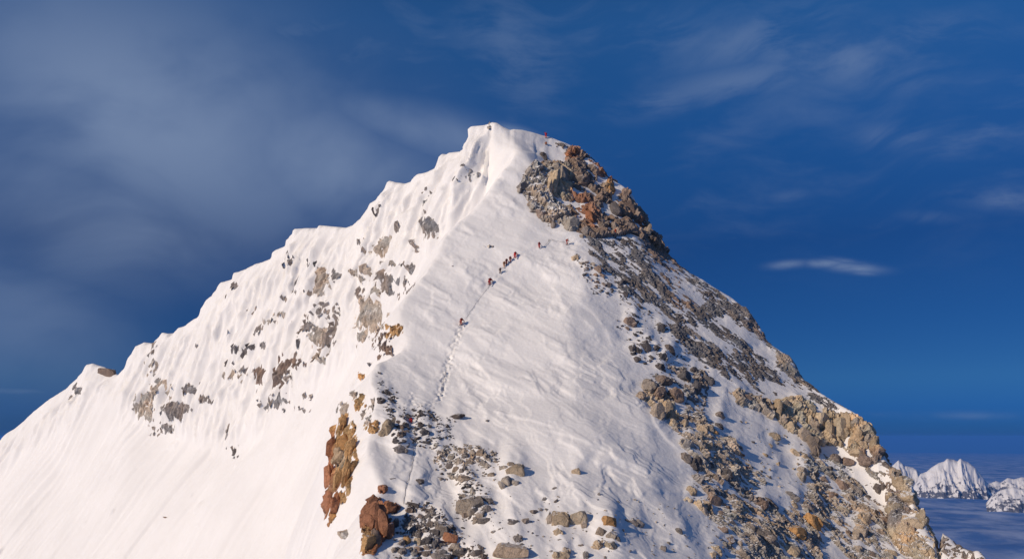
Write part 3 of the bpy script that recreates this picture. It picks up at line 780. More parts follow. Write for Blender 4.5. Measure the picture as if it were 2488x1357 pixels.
near = (field > 0.02)
ni = np.nonzero(near)[0]
for pts, h, wdt in LIPS:
    xs = [p[0] for p in pts]; ys = [p[1] for p in pts]
    s = ni[(PX[ni] > min(xs) - 70) & (PX[ni] < max(xs) + 70) & (PY[ni] > min(ys) - 70) & (PY[ni] < max(ys) + 70)]
    wob = 4.0 * gnoise(s1[s] / 3.0, s2[s] / 3.0, 0, 71)
    d, sg, tt = polyline_sd(pts, PX[s] + wob, PY[s] + wob)
    env = sstep(0, 0.15, tt) * sstep(1, 0.8, tt)
    up = np.where(sg > 0, np.exp(-(d / wdt) ** 2), np.exp(-(d / 3.5) ** 2))
    disp[s] += 0.40 * h * env * up * field[s]

TRAIL = [(1068, 962), (1078, 925), (1088, 885), (1103, 840), (1116, 808), (1126, 786)]
TRAIL2 = [(1126, 786), (1160, 735), (1192, 694), (1216, 668), (1252, 632), (1300, 604), (1340, 596), (1378, 594)]
TRAIL3 = [(1012, 1055), (1006, 1100), (1000, 1140), (990, 1180), (982, 1222)]
for pts, dep, wd, rr in ((TRAIL, 0.16, 9, 0.50), (TRAIL2, 0.05, 4, 0.10), (TRAIL3, 0.12, 4, 0.05), ([(1068, 962), (1050, 985), (1005, 985), (1000, 960)], .05, 8, .22)):
    xs = [p[0] for p in pts]; ys = [p[1] for p in pts]
    s = ni[(PX[ni] > min(xs) - 30) & (PX[ni] < max(xs) + 30) & (PY[ni] > min(ys) - 30) & (PY[ni] < max(ys) + 30)]
    d, sg, tt = polyline_sd(pts, PX[s], PY[s])
    disp[s] += np.exp(-(d / wd) ** 2) * (-dep + rr * 1.6 * gnoise(X[s] / 0.55, Y[s] / 0.55, ZZ[s] / 0.55, 73)) * field[s]

# drifts: snow banks up against each boulder and tails off above it
for (bx, by, bw, bh) in [(r[0], r[1], r[2], r[3]) for c_ in cluster for r in c_[2]] + [(r[0], r[1], r[2], r[3]) for r in SINGLES if 600 < r[0] < 2200]:
    w_ = max(bw, 8); rr = 3.0 * w_
    s = np.nonzero((np.abs(PX - bx) < rr) & (np.abs(PY - by) < rr) & (L_ < 0.5))[0]
    if len(s):
        dx, dy = (PX[s] - bx) / (0.75 * w_), (PY[s] - by)
        up = np.where(dy < 0, np.exp(-(dy / (1.8 * w_)) ** 2), np.exp(-(dy / (0.55 * w_)) ** 2))
        disp[s] += 0.22 * w_ * Y[s] / F * np.exp(-dx * dx) * up
Ps = P0.copy()
Ps[ii] = P0[ii] + Nv * disp[:, None]
# the relief must not move the ridge line: refit on the displaced profile
e = Ps[..., 2] / Ps[..., 1]
Zfit = fit_skyline(np.where(keep, e * Yg, -300.0), 2)
dz = np.where(keep, Zfit - e * Yg, 0)
Ps[..., 2] += dz
N1 = grad_normals(Ps)
mountain = props(bpy.data.objects.new('mountain', grid_mesh('mountain', keep, Ps, M_SNOW, True)), kind='structure')
link(mountain)
PXs, PYs = project(Ps[..., 0], Ps[..., 1], Ps[..., 2])
e = np.where(keep, Ps[..., 2] / Ps[..., 1], -9)
run = np.maximum.accumulate(e, 0)
visible = keep & (e >= run - 0.012)
frontal = keep & (e >= run - 1e-5)


def surf(px, py):
    """ground point and its normal that the photograph shows at a pixel"""
    j = (px - C0) / DC
    for _ in range(3):
        c = int(round(min(max(j, 0), NC - 1)))
        col = np.nonzero(frontal[:, c] & (PYs[:, c] <= py))[0]
        if len(col) == 0:
            col = np.nonzero(frontal[:, c])[0][-1:]
        k = col[0]
        j += (px - PXs[k, c]) / DC
    return Vector(Ps[k, c].tolist()), Vector(N1[k, c].tolist())

# ---------------------------------------------------------------- bare rock
GREY, DARK, TAN, BROWN = (0.215, 0.19, 0.175), (0.11, 0.10, 0.10), (0.43, 0.345, 0.245), (0.23, 0.175, 0.145)
OCHRE, RUST, TANG = (0.46, 0.275, 0.125), (0.32, 0.15, 0.085), (0.34, 0.29, 0.24)
KIND = {'g': GREY, 'd': DARK, 't': TAN, 'b': BROWN, 'o': OCHRE, 'r': RUST, 'm': TANG}


def rock_sheet(name, f, sel, tint, rime, k=1.2, amp=(0.55, 0.22), cell=(2.4, 0.8), aniso=None, parent=None, seed=0, thr=0.30, base=0.0):
    """rock that stands out of the snow where field f > 0.5; sel indexes the flat list of kept grid points"""
    m = f > thr
    s = sel[m]
    if len(s) < 12:
        return None
    f = f[m]
    pos = Ps[ii[0][s], ii[1][s]]
    nn = N0[ii[0][s], ii[1][s]]
    nn = nn * 0.75 + np.array([0, -0.25, 0.0], np.float32)
    x, y, z = pos[:, 0], pos[:, 1], pos[:, 2]
    if aniso is not None:
        (ax, ay, az), st = aniso
        d = x * ax + y * ay + z * az
        x2, y2, z2 = x - ax * d * (1 - 1 / st), y - ay * d * (1 - 1 / st), z - az * d * (1 - 1 / st)
    else:
        x2, y2, z2 = x, y, z
    h1, j1 = facets(x2 / cell[0], y2 / cell[0], z2 / cell[0], 101 + seed, 1.3, 0.8)
    h2, j2 = facets(x2 / cell[1], y2 / cell[1], z2 / cell[1], 131 + seed, 1.2, 0.7)
    h3, j3 = facets(x2 / (cell[1] * 0.42), y2 / (cell[1] * 0.42), z2 / (cell[1] * 0.42), 161 + seed, 1.2, 0.7)
    joint = -0.55 * amp[0] * sstep(0.14, 0.0, j1) - 0.4 * amp[1] * sstep(0.14, 0.0, j2) + 0.45 * amp[1] * h3
    env = sstep(0.42, 0.85, f)
    off = k * (np.clip(f, 0, 1.1) - 0.5) + env * (amp[0] * h1 + joint + amp[1] * h2 + base)
    mask = np.zeros(keep.shape, bool); mask[ii[0][s], ii[1][s]] = True
    Pr = Ps.copy() if False else np.zeros_like(Ps)
    Pr[ii[0][s], ii[1][s]] = pos + nn * off[:, None]
    T = np.zeros(keep.shape + (4,), np.float32)
    var = 1 + 0.22 * h1[:, None] + 0.14 * h2[:, None]
    T[ii[0][s], ii[1][s], :3] = np.clip(tint[m] * var, 0.01, 0.9)
    T[ii[0][s], ii[1][s], 3] = rime[m]
    me = grid_mesh(name, mask, Pr, M_ROCK, False, T)
    if me is None:
        return None
    o = bpy.data.objects.new(name, me)
    return link(o, parent)


vflat = visible[ii]


def select(box, left=None):
    x0, y0, x1, y1 = box
    m = vflat & (PX > x0) & (PX < x1) & (PY > y0) & (PY < y1)
    if left is not None:
        m &= (L_ > 0.5) == left
    return np.nonzero(m)[0]


def bbox(polys, pad=14):
    xs = [p[0] for q in polys for p in q]; ys = [p[1] for q in polys for p in q]
    return min(xs) - pad, min(ys) - pad, max(xs) + pad, max(ys) + pad


STREAK = np.array([32.0, -30.0, -40.0]); STREAK /= np.linalg.norm(STREAK)


def breakup(s, sx, sy, seed, octs=4, ang=(0.80, 0.60), gain=0.6):
    """noise for the edge of the snow, drawn out along a direction in the slope"""
    a = (PX[s] - 1244) / F * Y[s]; b = (PY[s] - 678) / F * Y[s] * 1.2
    c, d = ang
    return fbm((a * c + b * d) / sx, (-a * d + b * c) / sy, 0.5, octs, seed, gain)


def zone_field(s, polys, w=1.0, soft=7.0, holes=(), noise=None, amp=0.9, holes_soft=5.0):
    f = np.full(len(s), -9.0, np.float32)
    for p in polys:
        f = np.maximum(f, poly_sd(p, PX[s], PY[s]))
    f = sstep(-soft, soft, f) * w
    for p in holes:
        f = f * (1 - 0.95 * sstep(-holes_soft, holes_soft, poly_sd(p, PX[s], PY[s])))
    if noise is not None:
        f = np.where(f > 0.03, f + amp * noise * sstep(0.0, 0.4, f), 0)
    return f


def tints(s, base, spots=(), vary=0.25, seed=0):
    t = np.tile(np.array(base, np.float32), (len(s), 1))
    for col, poly in spots:
        wgt = sstep(-9, 9, poly_sd(poly, PX[s], PY[s]) + 9 * gnoise(X[s] / 1.2, Y[s] / 1.2, ZZ[s] / 1.2, 88))
        t = t * (1 - wgt[:, None]) + np.array(col, np.float32) * wgt[:, None]
    v = 1 + vary * 2 * fbm(X[s] / 3.0, Y[s] / 3.0, ZZ[s] / 3.0, 3, 90 + seed)
    warm = 1 + vary * 0.8 * gnoise(X[s] / 5.0, Y[s] / 5.0, ZZ[s] / 5.0, 95 + seed)
    return t * v[:, None] * np.stack([warm, np.ones_like(warm), 2 - warm], 1)


# --- the buttress under the summit
butt_poly = [(1276, 418), (1296, 396), (1318, 398), (1345, 396), (1372, 392), (1368, 372), (1385, 355), (1405, 366), (1440, 386), (1462, 414), (1490, 438), (1515, 452), (1536, 474),
             (1545, 500), (1568, 543), (1598, 588), (1622, 622), (1590, 612), (1560, 592), (1520, 575), (1470, 585), (1425, 582), (1400, 572), (1372, 552),
             (1345, 548), (1318, 540), (1290, 512), (1268, 484), (1256, 466), (1262, 446)]
holes = [[(1486, 434), (1516, 452), (1500, 478), (1489, 484), (1496, 462)], [(1464, 490), (1480, 508), (1512, 532), (1505, 535), (1478, 522), (1486, 545), (1470, 520)],
         [(1420, 388), (1452, 410), (1448, 416), (1420, 396)], [(1450, 428), (1474, 434), (1470, 452), (1455, 446)]]
s = select(bbox([butt_poly]), False)
f = zone_field(s, [butt_poly], 1.0, 6, holes, breakup(s, 1.8, 1.3, 301), 0.85)
rimez = [(1262, 440), (1300, 400), (1340, 410), (1342, 470), (1380, 500), (1385, 540), (1345, 550), (1300, 525), (1258, 470)]
rime = 0.46 * sstep(-22, 18, poly_sd(rimez, PX[s], PY[s])) + 0.16
t = tints(s, (0.225, 0.17, 0.135), [(TANG, rimez), (TAN, [(1340, 402), (1384, 416), (1392, 470), (1372, 500), (1338, 480), (1330, 430)]),
                               (RUST, [(1385, 468), (1418, 474), (1452, 520), (1447, 562), (1428, 550), (1405, 512)]),
                               (OCHRE, [(1468, 440), (1490, 448), (1496, 474), (1480, 480), (1466, 462)]),
                               (RUST, [(1428, 392), (1450, 398), (1500, 446), (1470, 440)]), (RUST, [(1374, 360), (1402, 368), (1398, 388), (1374, 386)]),
                               (RUST, [(1548, 530), (1570, 560), (1560, 570), (1545, 548)])], 0.3, 1)
buttress = rock_sheet('rock_buttress', f, s, t, rime, 2.4, (1.15, 0.38), (3.8, 1.1), ((0.35, 0.1, -0.93), 1.8), None, 1, 0.30, -0.12)
props(buttress, 'large rust and grey rock buttress just below the snowy summit', 'rock buttress')

# --- the streaked slope of dark slabs along the right skyline
sl_polys = [[(1412, 572), (1470, 580), (1530, 575), (1600, 590), (1660, 650), (1735, 698), (1800, 745), (1860, 824), (1935, 892), (2000, 958), (2070, 1000), (2020, 1000), (1930, 958), (1850, 958),
             (1760, 925), (1690, 872), (1630, 822), (1560, 760), (1500, 716), (1455, 668)]]
s = select(bbox(sl_polys, 30), False)
nz = breakup(s, 3.6, 0.62, 311, 4, (0.74, 0.67), 0.66)
big = breakup(s, 16, 7, 312, 2, (0.74, 0.67))
f = zone_field(s, sl_polys, 0.66, 22, [[(1760, 765), (1900, 870), (1880, 880), (1740, 785)], [(1660, 690), (1720, 735), (1700, 745), (1650, 705)],
                                       [(1690, 790), (1790, 850), (1770, 858), (1690, 812)], [(1840, 930), (1960, 950), (1900, 955), (1850, 945)],
                                       [(1570, 730), (1640, 790), (1600, 790), (1560, 750)]], nz * 1.35 + big * 0.55 + 0.10, 1.0, 14)
edge = zone_field(s, [[(1600, 592), (1625, 618), (1700, 674), (1800, 742), (1820, 762), (1835, 784), (1856, 812), (1862, 830), (1830, 800), (1790, 752), (1690, 690), (1640, 655)]], 0.55, 9, (), breakup(s, 2.5, 1.0, 313, 3), 1.3)
edge2 = zone_field(s, [[(1804, 742), (1822, 756), (1862, 830), (1845, 822), (1818, 778), (1795, 752)], [(1880, 846), (1918, 864), (1934, 890), (1950, 925), (1925, 905), (1893, 885)],
                       [(1540, 560), (1600, 590), (1630, 632), (1600, 640), (1560, 600)]], 0.95, 8, (), breakup(s, 2.5, 1.2, 314, 3), 0.7)
f = np.maximum(np.maximum(f, edge), edge2)
t = tints(s, (0.15, 0.138, 0.135), [(BROWN, [(1560, 570), (1640, 620), (1700, 740), (1650, 760), (1590, 660)]), (TANG, [(1880, 846), (1936, 880), (1950, 930), (1890, 890)]),
                                     (BROWN, [(1790, 740), (1830, 760), (1866, 840), (1820, 800)])], 0.25, 2)
slope = rock_sheet('rock_slope', f, s, t, np.zeros(len(s)), 0.75, (0.30, 0.14), (2.0, 0.7), (STREAK, 2.6), mountain, 2)

# --- middle buttress and the belts of broken rock below it
mid_poly = [(1552, 975), (1562, 932), (1590, 905), (1620, 885), (1660, 895), (1712, 900), (1726, 950), (1712, 1000), (1722, 1030), (1700, 1040), (1668, 1040), (1640, 1050), (1616, 1030), (1590, 1022), (1580, 990)]
belt1 = [(1642, 1042), (1690, 1020), (1730, 1025), (1790, 1075), (1822, 1120), (1850, 1165), (1860, 1190), (1800, 1185), (1740, 1160), (1690, 1145), (1662, 1105)]
belt2 = [(1675, 1150), (1745, 1135), (1810, 1150), (1842, 1190), (1856, 1240), (1800, 1225), (1740, 1235), (1690, 1205), (1670, 1215)]
s = select(bbox([mid_poly, belt1, belt2]), False)
f = zone_field(s, [mid_poly], 0.66, 8, [[(1640, 975), (1665, 955), (1662, 1000), (1648, 1005)]], breakup(s, 2.0, 1.0, 321, 5, (0.7, 0.7), 0.66), 1.05)
f = np.maximum(f, zone_field(s, [belt1], 0.70, 20, (), breakup(s, 3.2, 0.7, 322, 5, (0.72, 0.69), 0.68), 1.25))
f = np.maximum(f, zone_field(s, [belt2], 0.66, 18, (), breakup(s, 3.2, 0.6, 323, 5, (0.80, 0.60), 0.66), 1.35))
t = tints(s, (0.21, 0.18, 0.16), [(TAN, [(1552, 980), (1570, 930), (1600, 960), (1650, 985), (1640, 1040), (1580, 1020)]), (TANG, belt1)], 0.3, 3)
midb = rock_sheet('rock_buttress', f, s, t, np.full(len(s), 0.32), 1.5, (0.70, 0.26), (2.2, 0.75), (STREAK, 2.6), None, 3)
props(midb, 'tan and brown broken buttress beside the right edge of the smooth snowfield', 'rock buttress')

# --- the tan band and the broken ground under it, down to the right skyline
band = [(1765, 955), (1792, 948), (1850, 968), (1930, 965), (2000, 985), (2094, 1016), (2114, 1045), (2138, 1085), (2152, 1118), (2178, 1160), (2140, 1135), (2085, 1124), (2035, 1085), (1985, 1088),
        (1962, 1082), (1905, 1045), (1852, 1008), (1790, 985)]
s = select(bbox([band]), False)
f = zone_field(s, [band], 0.90, 7, [[(2055, 1062), (2068, 1060), (2066, 1088), (2052, 1085)], [(2106, 1090), (2120, 1110), (2112, 1116), (2104, 1100)]], breakup(s, 1.8, 1.8, 331), 0.75)
t = tints(s, TAN, [(TANG, [(1765, 940), (1870, 960), (1880, 1030), (1790, 990)]), (BROWN, [(2060, 1100), (2140, 1090), (2180, 1165), (2080, 1130)])], 0.3, 4)
rband = rock_sheet('rock_band', f, s, t, np.full(len(s), 0.05), 2.1, (0.95, 0.32), (2.6, 0.9), ((-0.45, 0.2, 0.87), 1.9), None, 4)
props(rband, 'tan blocky cliff band running out to the right skyline above the far peaks', 'cliff')
low = [(1995, 1098), (2090, 1122), (2168, 1150), (2206, 1188), (2242, 1258), (2284, 1357), (2300, 1420), (1985, 1420), (1955, 1300), (1945, 1230), (1955, 1170), (1925, 1100)]
solid = [(2148, 1118), (2206, 1166), (2224, 1230), (2254, 1280), (2286, 1357), (2300, 1420), (2185, 1420), (2150, 1290), (2160, 1235), (2168, 1180)]
low2 = [(1690, 1225), (1800, 1210), (1870, 1230), (1985, 1262), (2045, 1420), (1720, 1420), (1745, 1295)]
holes = [[(2062, 1122), (2092, 1140), (2152, 1190), (2148, 1226), (2112, 1214), (2094, 1180)], [(1985, 1280), (2060, 1357), (2080, 1420), (2010, 1420)], [(2160, 1310), (2195, 1357), (2210, 1420), (2180, 1400)]]
s = select(bbox([low, solid, low2]), False)
f = zone_field(s, [low], 0.68, 18, holes, breakup(s, 3.4, 0.7, 341, 5, (0.72, 0.69), 0.68), 1.2)
f = np.maximum(f, zone_field(s, [solid], 0.9, 8, holes, breakup(s, 1.6, 1.6, 342), 0.75))
f = np.maximum(f, zone_field(s, [low2], 0.66, 26, (), breakup(s, 3.4, 0.65, 343, 5, (0.72, 0.69), 0.68), 1.25))
t = tints(s, (0.28, 0.24, 0.20), [(TAN, solid), (BROWN, [(2100, 1210), (2160, 1150), (2215, 1230), (2240, 1300), (2150, 1280)])], 0.33, 5)
broken = rock_sheet('rock_slope', f, s, t, np.full(len(s), 0.32), 1.2, (0.60, 0.24), (2.0, 0.7), (STREAK, 3.0), mountain, 5)

# --- ochre cliff and red outcrop on the sunny flank, rocks along the crest
och = [(802, 1054), (835, 997), (848, 1000), (864, 1022), (872, 1062), (868, 1124), (856, 1190), (823, 1243), (790, 1296), (788, 1190)]
s = select(bbox([och]), False)
f = zone_field(s, [och], 0.70, 6, [[(838, 1135), (846, 1140), (842, 1200), (832, 1190)], [(812, 1110), (820, 1112), (816, 1135), (808, 1130)], [(808, 1200), (815, 1195), (812, 1235), (804, 1240)]], breakup(s, 1.0, 2.2, 351, 4, (1, 0.1)), 1.25)
t = tints(s, OCHRE, [(RUST, [(786, 1060), (815, 1050), (812, 1180), (800, 1290), (784, 1260)]), (TAN, [(825, 1080), (850, 1090), (845, 1140), (822, 1130)]), (RUST, [(815, 1150), (835, 1160), (820, 1230), (808, 1220)])], 0.3, 6)
och_o = rock_sheet('rock_cliff', f, s, t, np.full(len(s), 0.0), 1.5, (0.45, 0.16), (1.6, 0.6), ((0, 0, 1.0), 2.2), None, 6)
props(och_o, 'tall ochre cliff on the sunlit left flank of the snow crest', 'cliff')
red = [(890, 1222), (924, 1208), (932, 1232), (962, 1222), (972, 1240), (946, 1272), (958, 1292), (924, 1332), (908, 1357), (880, 1357), (880, 1300), (880, 1250)]
s = select(bbox([red]), False)
f = zone_field(s, [red], 0.86, 6, [[(935, 1245), (955, 1240), (950, 1262), (938, 1265)]], breakup(s, 0.7, 2.0, 361, 4, (1, 0.1)), 0.75)
t = tints(s, RUST, [(OCHRE, [(878, 1290), (900, 1280), (900, 1357), (878, 1357)])], 0.3, 7)
red_o = rock_sheet('rock_outcrop', f, s, t, np.full(len(s), 0.06), 1.3, (0.40, 0.15), (1.3, 0.5), ((0, 0, 1.0), 2.4), None, 7)
props(red_o, 'rust red outcrop at the foot of the crest at the bottom edge', 'rock outcrop')
# bedrock and gravel showing through at the foot of the snowfield
rub = [[(905, 905), (940, 925), (985, 1000), (1050, 990), (1105, 1020), (1110, 1075), (1050, 1090), (960, 1085), (925, 1000)]]
rub2 = [[(1052, 1088), (1110, 1078), (1200, 1092), (1212, 1128), (1150, 1168), (1100, 1170), (1062, 1155)], [(1110, 1180), (1165, 1180), (1205, 1215), (1195, 1262), (1150, 1272), (1105, 1255)]]
rub3 = [[(985, 1225), (1035, 1222), (1100, 1275), (1125, 1320), (1190, 1335), (1195, 1420), (950, 1420), (960, 1310), (975, 1265)]]
s = select(bbox(rub + rub2 + rub3), False)
f = zone_field(s, rub, 0.40, 18, (), breakup(s, 1.5, 0.8, 381, 5, (0.95, 0.3), 0.7), 1.35)
f = np.maximum(f, zone_field(s, rub2, 0.47, 16, (), breakup(s, 1.5, 0.8, 382, 5, (0.85, 0.5), 0.7), 1.35))
f = np.maximum(f, zone_field(s, rub3, 0.52, 16, (), breakup(s, 1.6, 0.8, 383, 5, (0.8, 0.6), 0.7), 1.35))
t = tints(s, TANG, [(DARK, rub[0]), ((0.17, 0.15, 0.14), rub3[0])], 0.3, 9)
rock_sheet('rock_slope', f, s, t, np.full(len(s), 0.08), 0.9, (0.32, 0.20), (1.3, 0.55), None, mountain, 9)
# the lower shoulder beyond the skyline
s = np.nonzero(vflat & (PX > 2246) & (PX < 2480) & (PX > 2246 + (PY - 1250) * 0.34))[0]
f = np.full(len(s), 0.66, np.float32) + 1.0 * breakup(s, 3.0, 1.0, 371, 4, (0.8, 0.6))
t = tints(s, (0.24, 0.20, 0.17), (), 0.3, 8)
rock_sheet('rock_slope', f, s, t, np.full(len(s), 0.05), 0.8, (0.35, 0.15), (1.8, 0.6), None, mountain, 8)

# --- every patch of rock that shows through the flutings of the far face
OUT = [(1059, 560, 13, 24, 'g', 0), (1049, 466, 8, 12, 'g', 1), (1049, 499, 5, 10, 'g', 1), (1157, 432, 9, 12, 'g', 1), (1141, 422, 6, 5, 'g', 0), (1124, 447, 7, 8, 'd', 1),
       (933, 520, 7, 11, 'd', 1), (984, 564, 7, 11, 'g', 0), (943, 608, 16, 22, 'm', 0), (890, 593, 8, 9, 'g', 1), (898, 616, 7, 7, 'g', 1), (915, 621, 5, 5, 'm', 0), (716, 640, 11, 16, 'd', 1),
       (681, 658, 5, 4, 'g', 0), (576, 694, 10, 10, 'g', 0), (561, 725, 7, 6, 'g', 0), (775, 648, 9, 10, 'd', 1), (799, 690, 12, 30, 'm', 0), (825, 673, 12, 10, 'g', 1), (973, 652, 6, 7, 'm', 0),
       (952, 653, 5, 5, 'm', 0), (1003, 656, 10, 8, 'g', 1), (913, 669, 9, 11, 'm', 0), (883, 673, 8, 8, 'm', 0), (898, 688, 9, 7, 'm', 1), (963, 698, 26, 18, 'g', 1), (929, 721, 10, 12, 'm', 0),
       (909, 768, 25, 38, 'm', 0), (885, 713, 9, 12, 'g', 1), (959, 805, 17, 12, 'o', 1), (915, 820, 8, 16, 'b', 1), (938, 844, 12, 22, 'b', 1), (733, 690, 8, 9, 'd', 1), (779, 690, 7, 7, 'd', 1),
       (737, 717, 16, 6, 'g', 1), (768, 717, 10, 8, 'g', 1), (704, 732, 5, 6, 'g', 1), (620, 755, 10, 9, 'g', 1), (610, 780, 7, 4, 'g', 1), (695, 772, 14, 7, 'm', 0), (672, 788, 18, 8, 'm', 0),
       (637, 805, 10, 12, 'g', 1), (568, 813, 8, 6, 'g', 1), (492, 843, 5, 5, 'g', 1), (764, 797, 24, 14, 'g', 1), (806, 759, 18, 16, 'g', 1), (821, 797, 12, 22, 'g', 1), (791, 832, 22, 24, 'm', 1),
       (814, 836, 14, 16, 'g', 1), (886, 822, 10, 10, 'm', 1), (867, 838, 8, 6, 'm', 1), (603, 855, 16, 14, 'd', 1), (630, 849, 5, 6, 'd', 1), (653, 845, 8, 16, 'g', 1), (737, 840, 5, 10, 'd', 1),
       (572, 891, 9, 9, 'd', 1), (787, 876, 14, 8, 'm', 1), (900, 886, 5, 5, 'g', 0), (378, 849, 6, 14, 'g', 1), (378, 894, 8, 20, 'm', 1), (362, 989, 22, 30, 'm', 0), (404, 952, 22, 18, 'm', 1),
       (468, 948, 18, 12, 'g', 0), (439, 1001, 30, 19, 'g', 0), (493, 933, 6, 6, 'g', 1), (417, 1036, 16, 10, 'g', 1), (394, 1048, 20, 10, 'g', 1), (513, 976, 14, 10, 'g', 1), (527, 977, 8, 10, 'g', 0),
       (581, 917, 22, 12, 'm', 1), (589, 940, 8, 5, 'g', 1), (640, 917, 12, 20, 'b', 0), (616, 905, 10, 8, 'g', 1), (694, 913, 18, 36, 'b', 0), (722, 888, 14, 24, 'b', 1), (743, 892, 10, 10, 'b', 1),
       (665, 989, 12, 12, 'g', 1), (694, 977, 12, 14, 'g', 1), (714, 927, 14, 12, 'g', 1), (751, 964, 6, 8, 'g', 1), (735, 993, 14, 6, 'g', 1), (645, 954, 9, 9, 'g', 1), (571, 1094, 9, 10, 'd', 1),
       (202, 956, 8, 11, 'g', 0), (187, 942, 5, 9, 'g', 0), (179, 970, 5, 10, 'g', 0), (840, 993, 12, 14, 'm', 1), (876, 985, 8, 16, 'o', 1), (901, 1001, 12, 18, 'm', 1), (901, 1042, 14, 12, 'o', 0),
       (837, 1297, 12, 10, 'm', 0), (880, 913, 6, 8, 'o', 0), (932, 1190, 10, 9, 'r', 0), (1191, 309, 4, 5, 'm', 1), (1192, 600, 10, 2.4, 'm', 1), (560, 1042, 6, 18, 'g', 1), (1020, 605, 4, 10, 'g', 1), (860, 960, 5, 8, 'm', 1)]
for i, (cx, cy, rx, ry, kd, speck) in enumerate(OUT):
    rx, ry = rx * 1.16, ry * 1.16
    s = select((cx - 2.2 * rx - 4, cy - 2.0 * ry - 4, cx + 2.2 * rx + 4, cy + 2.0 * ry + 4))
    if len(s) < 12:
        continue
    lean = 0.28 * (PY[s] - cy)
    r = np.hypot((PX[s] - cx + lean * 0.5) / rx, (PY[s] - cy) / ry)
    nz = breakup(s, 1.0 if speck else 1.7, 2.0 if speck else 2.4, 401 + i, 4, (1.0, 0.15), 0.65)
    f = 0.5 + (1.0 - r) * (0.42 if speck else 0.85) + nz * (1.9 if speck else 1.25) - (0.05 if speck else 0.0)
    f = np.where(r < 1.75, f, 0)
    t = tints(s, np.array(KIND[kd]) * (1.35 if kd in 'gmd' else 1.1), (), 0.22, 10 + i)
    rock_sheet('rock_outcrop', f, s, t, np.full(len(s), 0.06), 1.5, (0.55, 0.26), (2.2, 0.85), ((0.1, 0.1, -0.99), 1.6), mountain, 20 + i, 0.22)

# ---------------------------------------------------------------- stones and boulders
rng = np.random.default_rng(11)


def hull_mesh(name, seed, n=15, flat=0.8):
    r = np.random.default_rng(seed)
    bm = bmesh.new()
    for _ in range(n):
        v = r.normal(size=3); v /= np.linalg.norm(v)
        v = np.clip(v * 1.25, -0.92, 0.92) * np.array([1, 0.9, flat]) * (0.85 + 0.3 * r.random())
        bm.verts.new(v)
    res = bmesh.ops.convex_hull(bm, input=bm.verts)
    bmesh.ops.delete(bm, geom=[v for v in bm.verts if not v.link_faces], context='VERTS')
    me = bpy.data.meshes.new(name)
    bm.to_mesh(me); bm.free()
    me.materials.append(M_STONE)
    return me


def cut_mesh(name, seed, shards=0, sub=3):
    """an angular block: a ball cut by joint planes, with worn edges"""
    r = np.random.default_rng(seed)
    bm = bmesh.new()
    bmesh.ops.create_icosphere(bm, subdivisions=sub, radius=1.0)
    V = np.array([v.co[:] for v in bm.verts])
    V = V * 1.3
    planes = []
    for ax in range(3):
        for sg in (-1, 1):
            n = np.zeros(3); n[ax] = sg
            n += r.normal(size=3) * 0.22
            planes.append((n / np.linalg.norm(n), 0.72 + 0.2 * r.random()))
    for _ in range(6):
        n = r.normal(size=3); n /= np.linalg.norm(n)
        planes.append((n, 0.80 + 0.25 * r.random()))
    for n, d in planes:
        ex = V @ n - d
        V = V - np.maximum(ex, 0)[:, None] * n * 0.97
    x, y, z = (V * 1.7 + seed * 3.1).T
    V = V * (1 + 0.08 * fbm(x, y, z, 2, seed)[:, None] + 0.06 * fbm(x * 3, y * 3, z * 3, 2, seed + 5)[:, None])
    for v, c in zip(bm.verts, V):
        v.co = c
    if shards:                                  # fractured: slabs lean on and stand out of the main block
        for q in range(shards):
            sub_ = bmesh.new()
            bmesh.ops.create_icosphere(sub_, subdivisions=2, radius=1.0)
            W = np.array([v.co[:] for v in sub_.verts]) * 1.3
            for _ in range(11):
                n = r.normal(size=3); n /= np.linalg.norm(n)
                ex = W @ n - (0.55 + 0.35 * r.random())
                W = W - np.maximum(ex, 0)[:, None] * n
            W = W * np.array([r.uniform(.35, .7), r.uniform(.35, .6), r.uniform(.35, .75)])
            th = r.uniform(0, 6.28)
            W = W + np.array([math.cos(th) * 0.75, -0.35 + 0.3 * r.normal(), math.sin(th) * 0.62])
            base_ = [bm.verts.new(c) for c in W]
            sub_.verts.index_update()
            for f in sub_.faces:
                bm.faces.new([base_[v.index] for v in f.verts])
            sub_.free()
    me = bpy.data.meshes.new(name)
    bm.to_mesh(me); bm.free()
    me.materials.append(M_STONE)
    return me


SMALL = [hull_mesh('small_stone_%d' % k, 50 + k, 13 + k % 5) for k in range(10)]
LARGE = [cut_mesh('block_%d' % k, 80 + k, (0, 4, 6)[k % 3]) for k in range(18)]


def put_rock(name, px, py, w, h, kd, parent=None, tilt=None, rime=0.0, depth=None, proud=-0.08):
    p, n = surf(px, py + 0.10 * h)
    m = p.y / F
    o = bpy.data.objects.new(name, (LARGE if max(w, h) > 15 else SMALL)[int(rng.integers(0, 1000)) % (18 if max(w, h) > 15 else 10)])
    sx, sz = 0.5 * w * m * 1.12, 0.5 * h * m * 1.15
    sy = depth or 0.5 * (sx + sz) * (0.8 + 0.4 * rng.random())
    o.scale = (sx, sy, sz)
    if tilt is None:
        tilt = float(rng.normal()) * 12 + (24 if (px > 1480 and py > 640) else 6)
    o.rotation_euler = (float(rng.normal()) * 0.12 - 0.25, R(tilt), float(rng.normal()) * 0.5)
    o.location = p + n * (proud * min(sx, sz, sy)) - Vector((0, 0, 0.05 * sz))
    c = np.array(KIND[kd]) * (0.8 + 0.4 * rng.random())
    w_ = 1.03 + 0.035 * rng.normal()
    o.color = (float(c[0] * w_), float(c[1]), float(c[2] * (2 - w_)), rime)
    return link(o, parent)


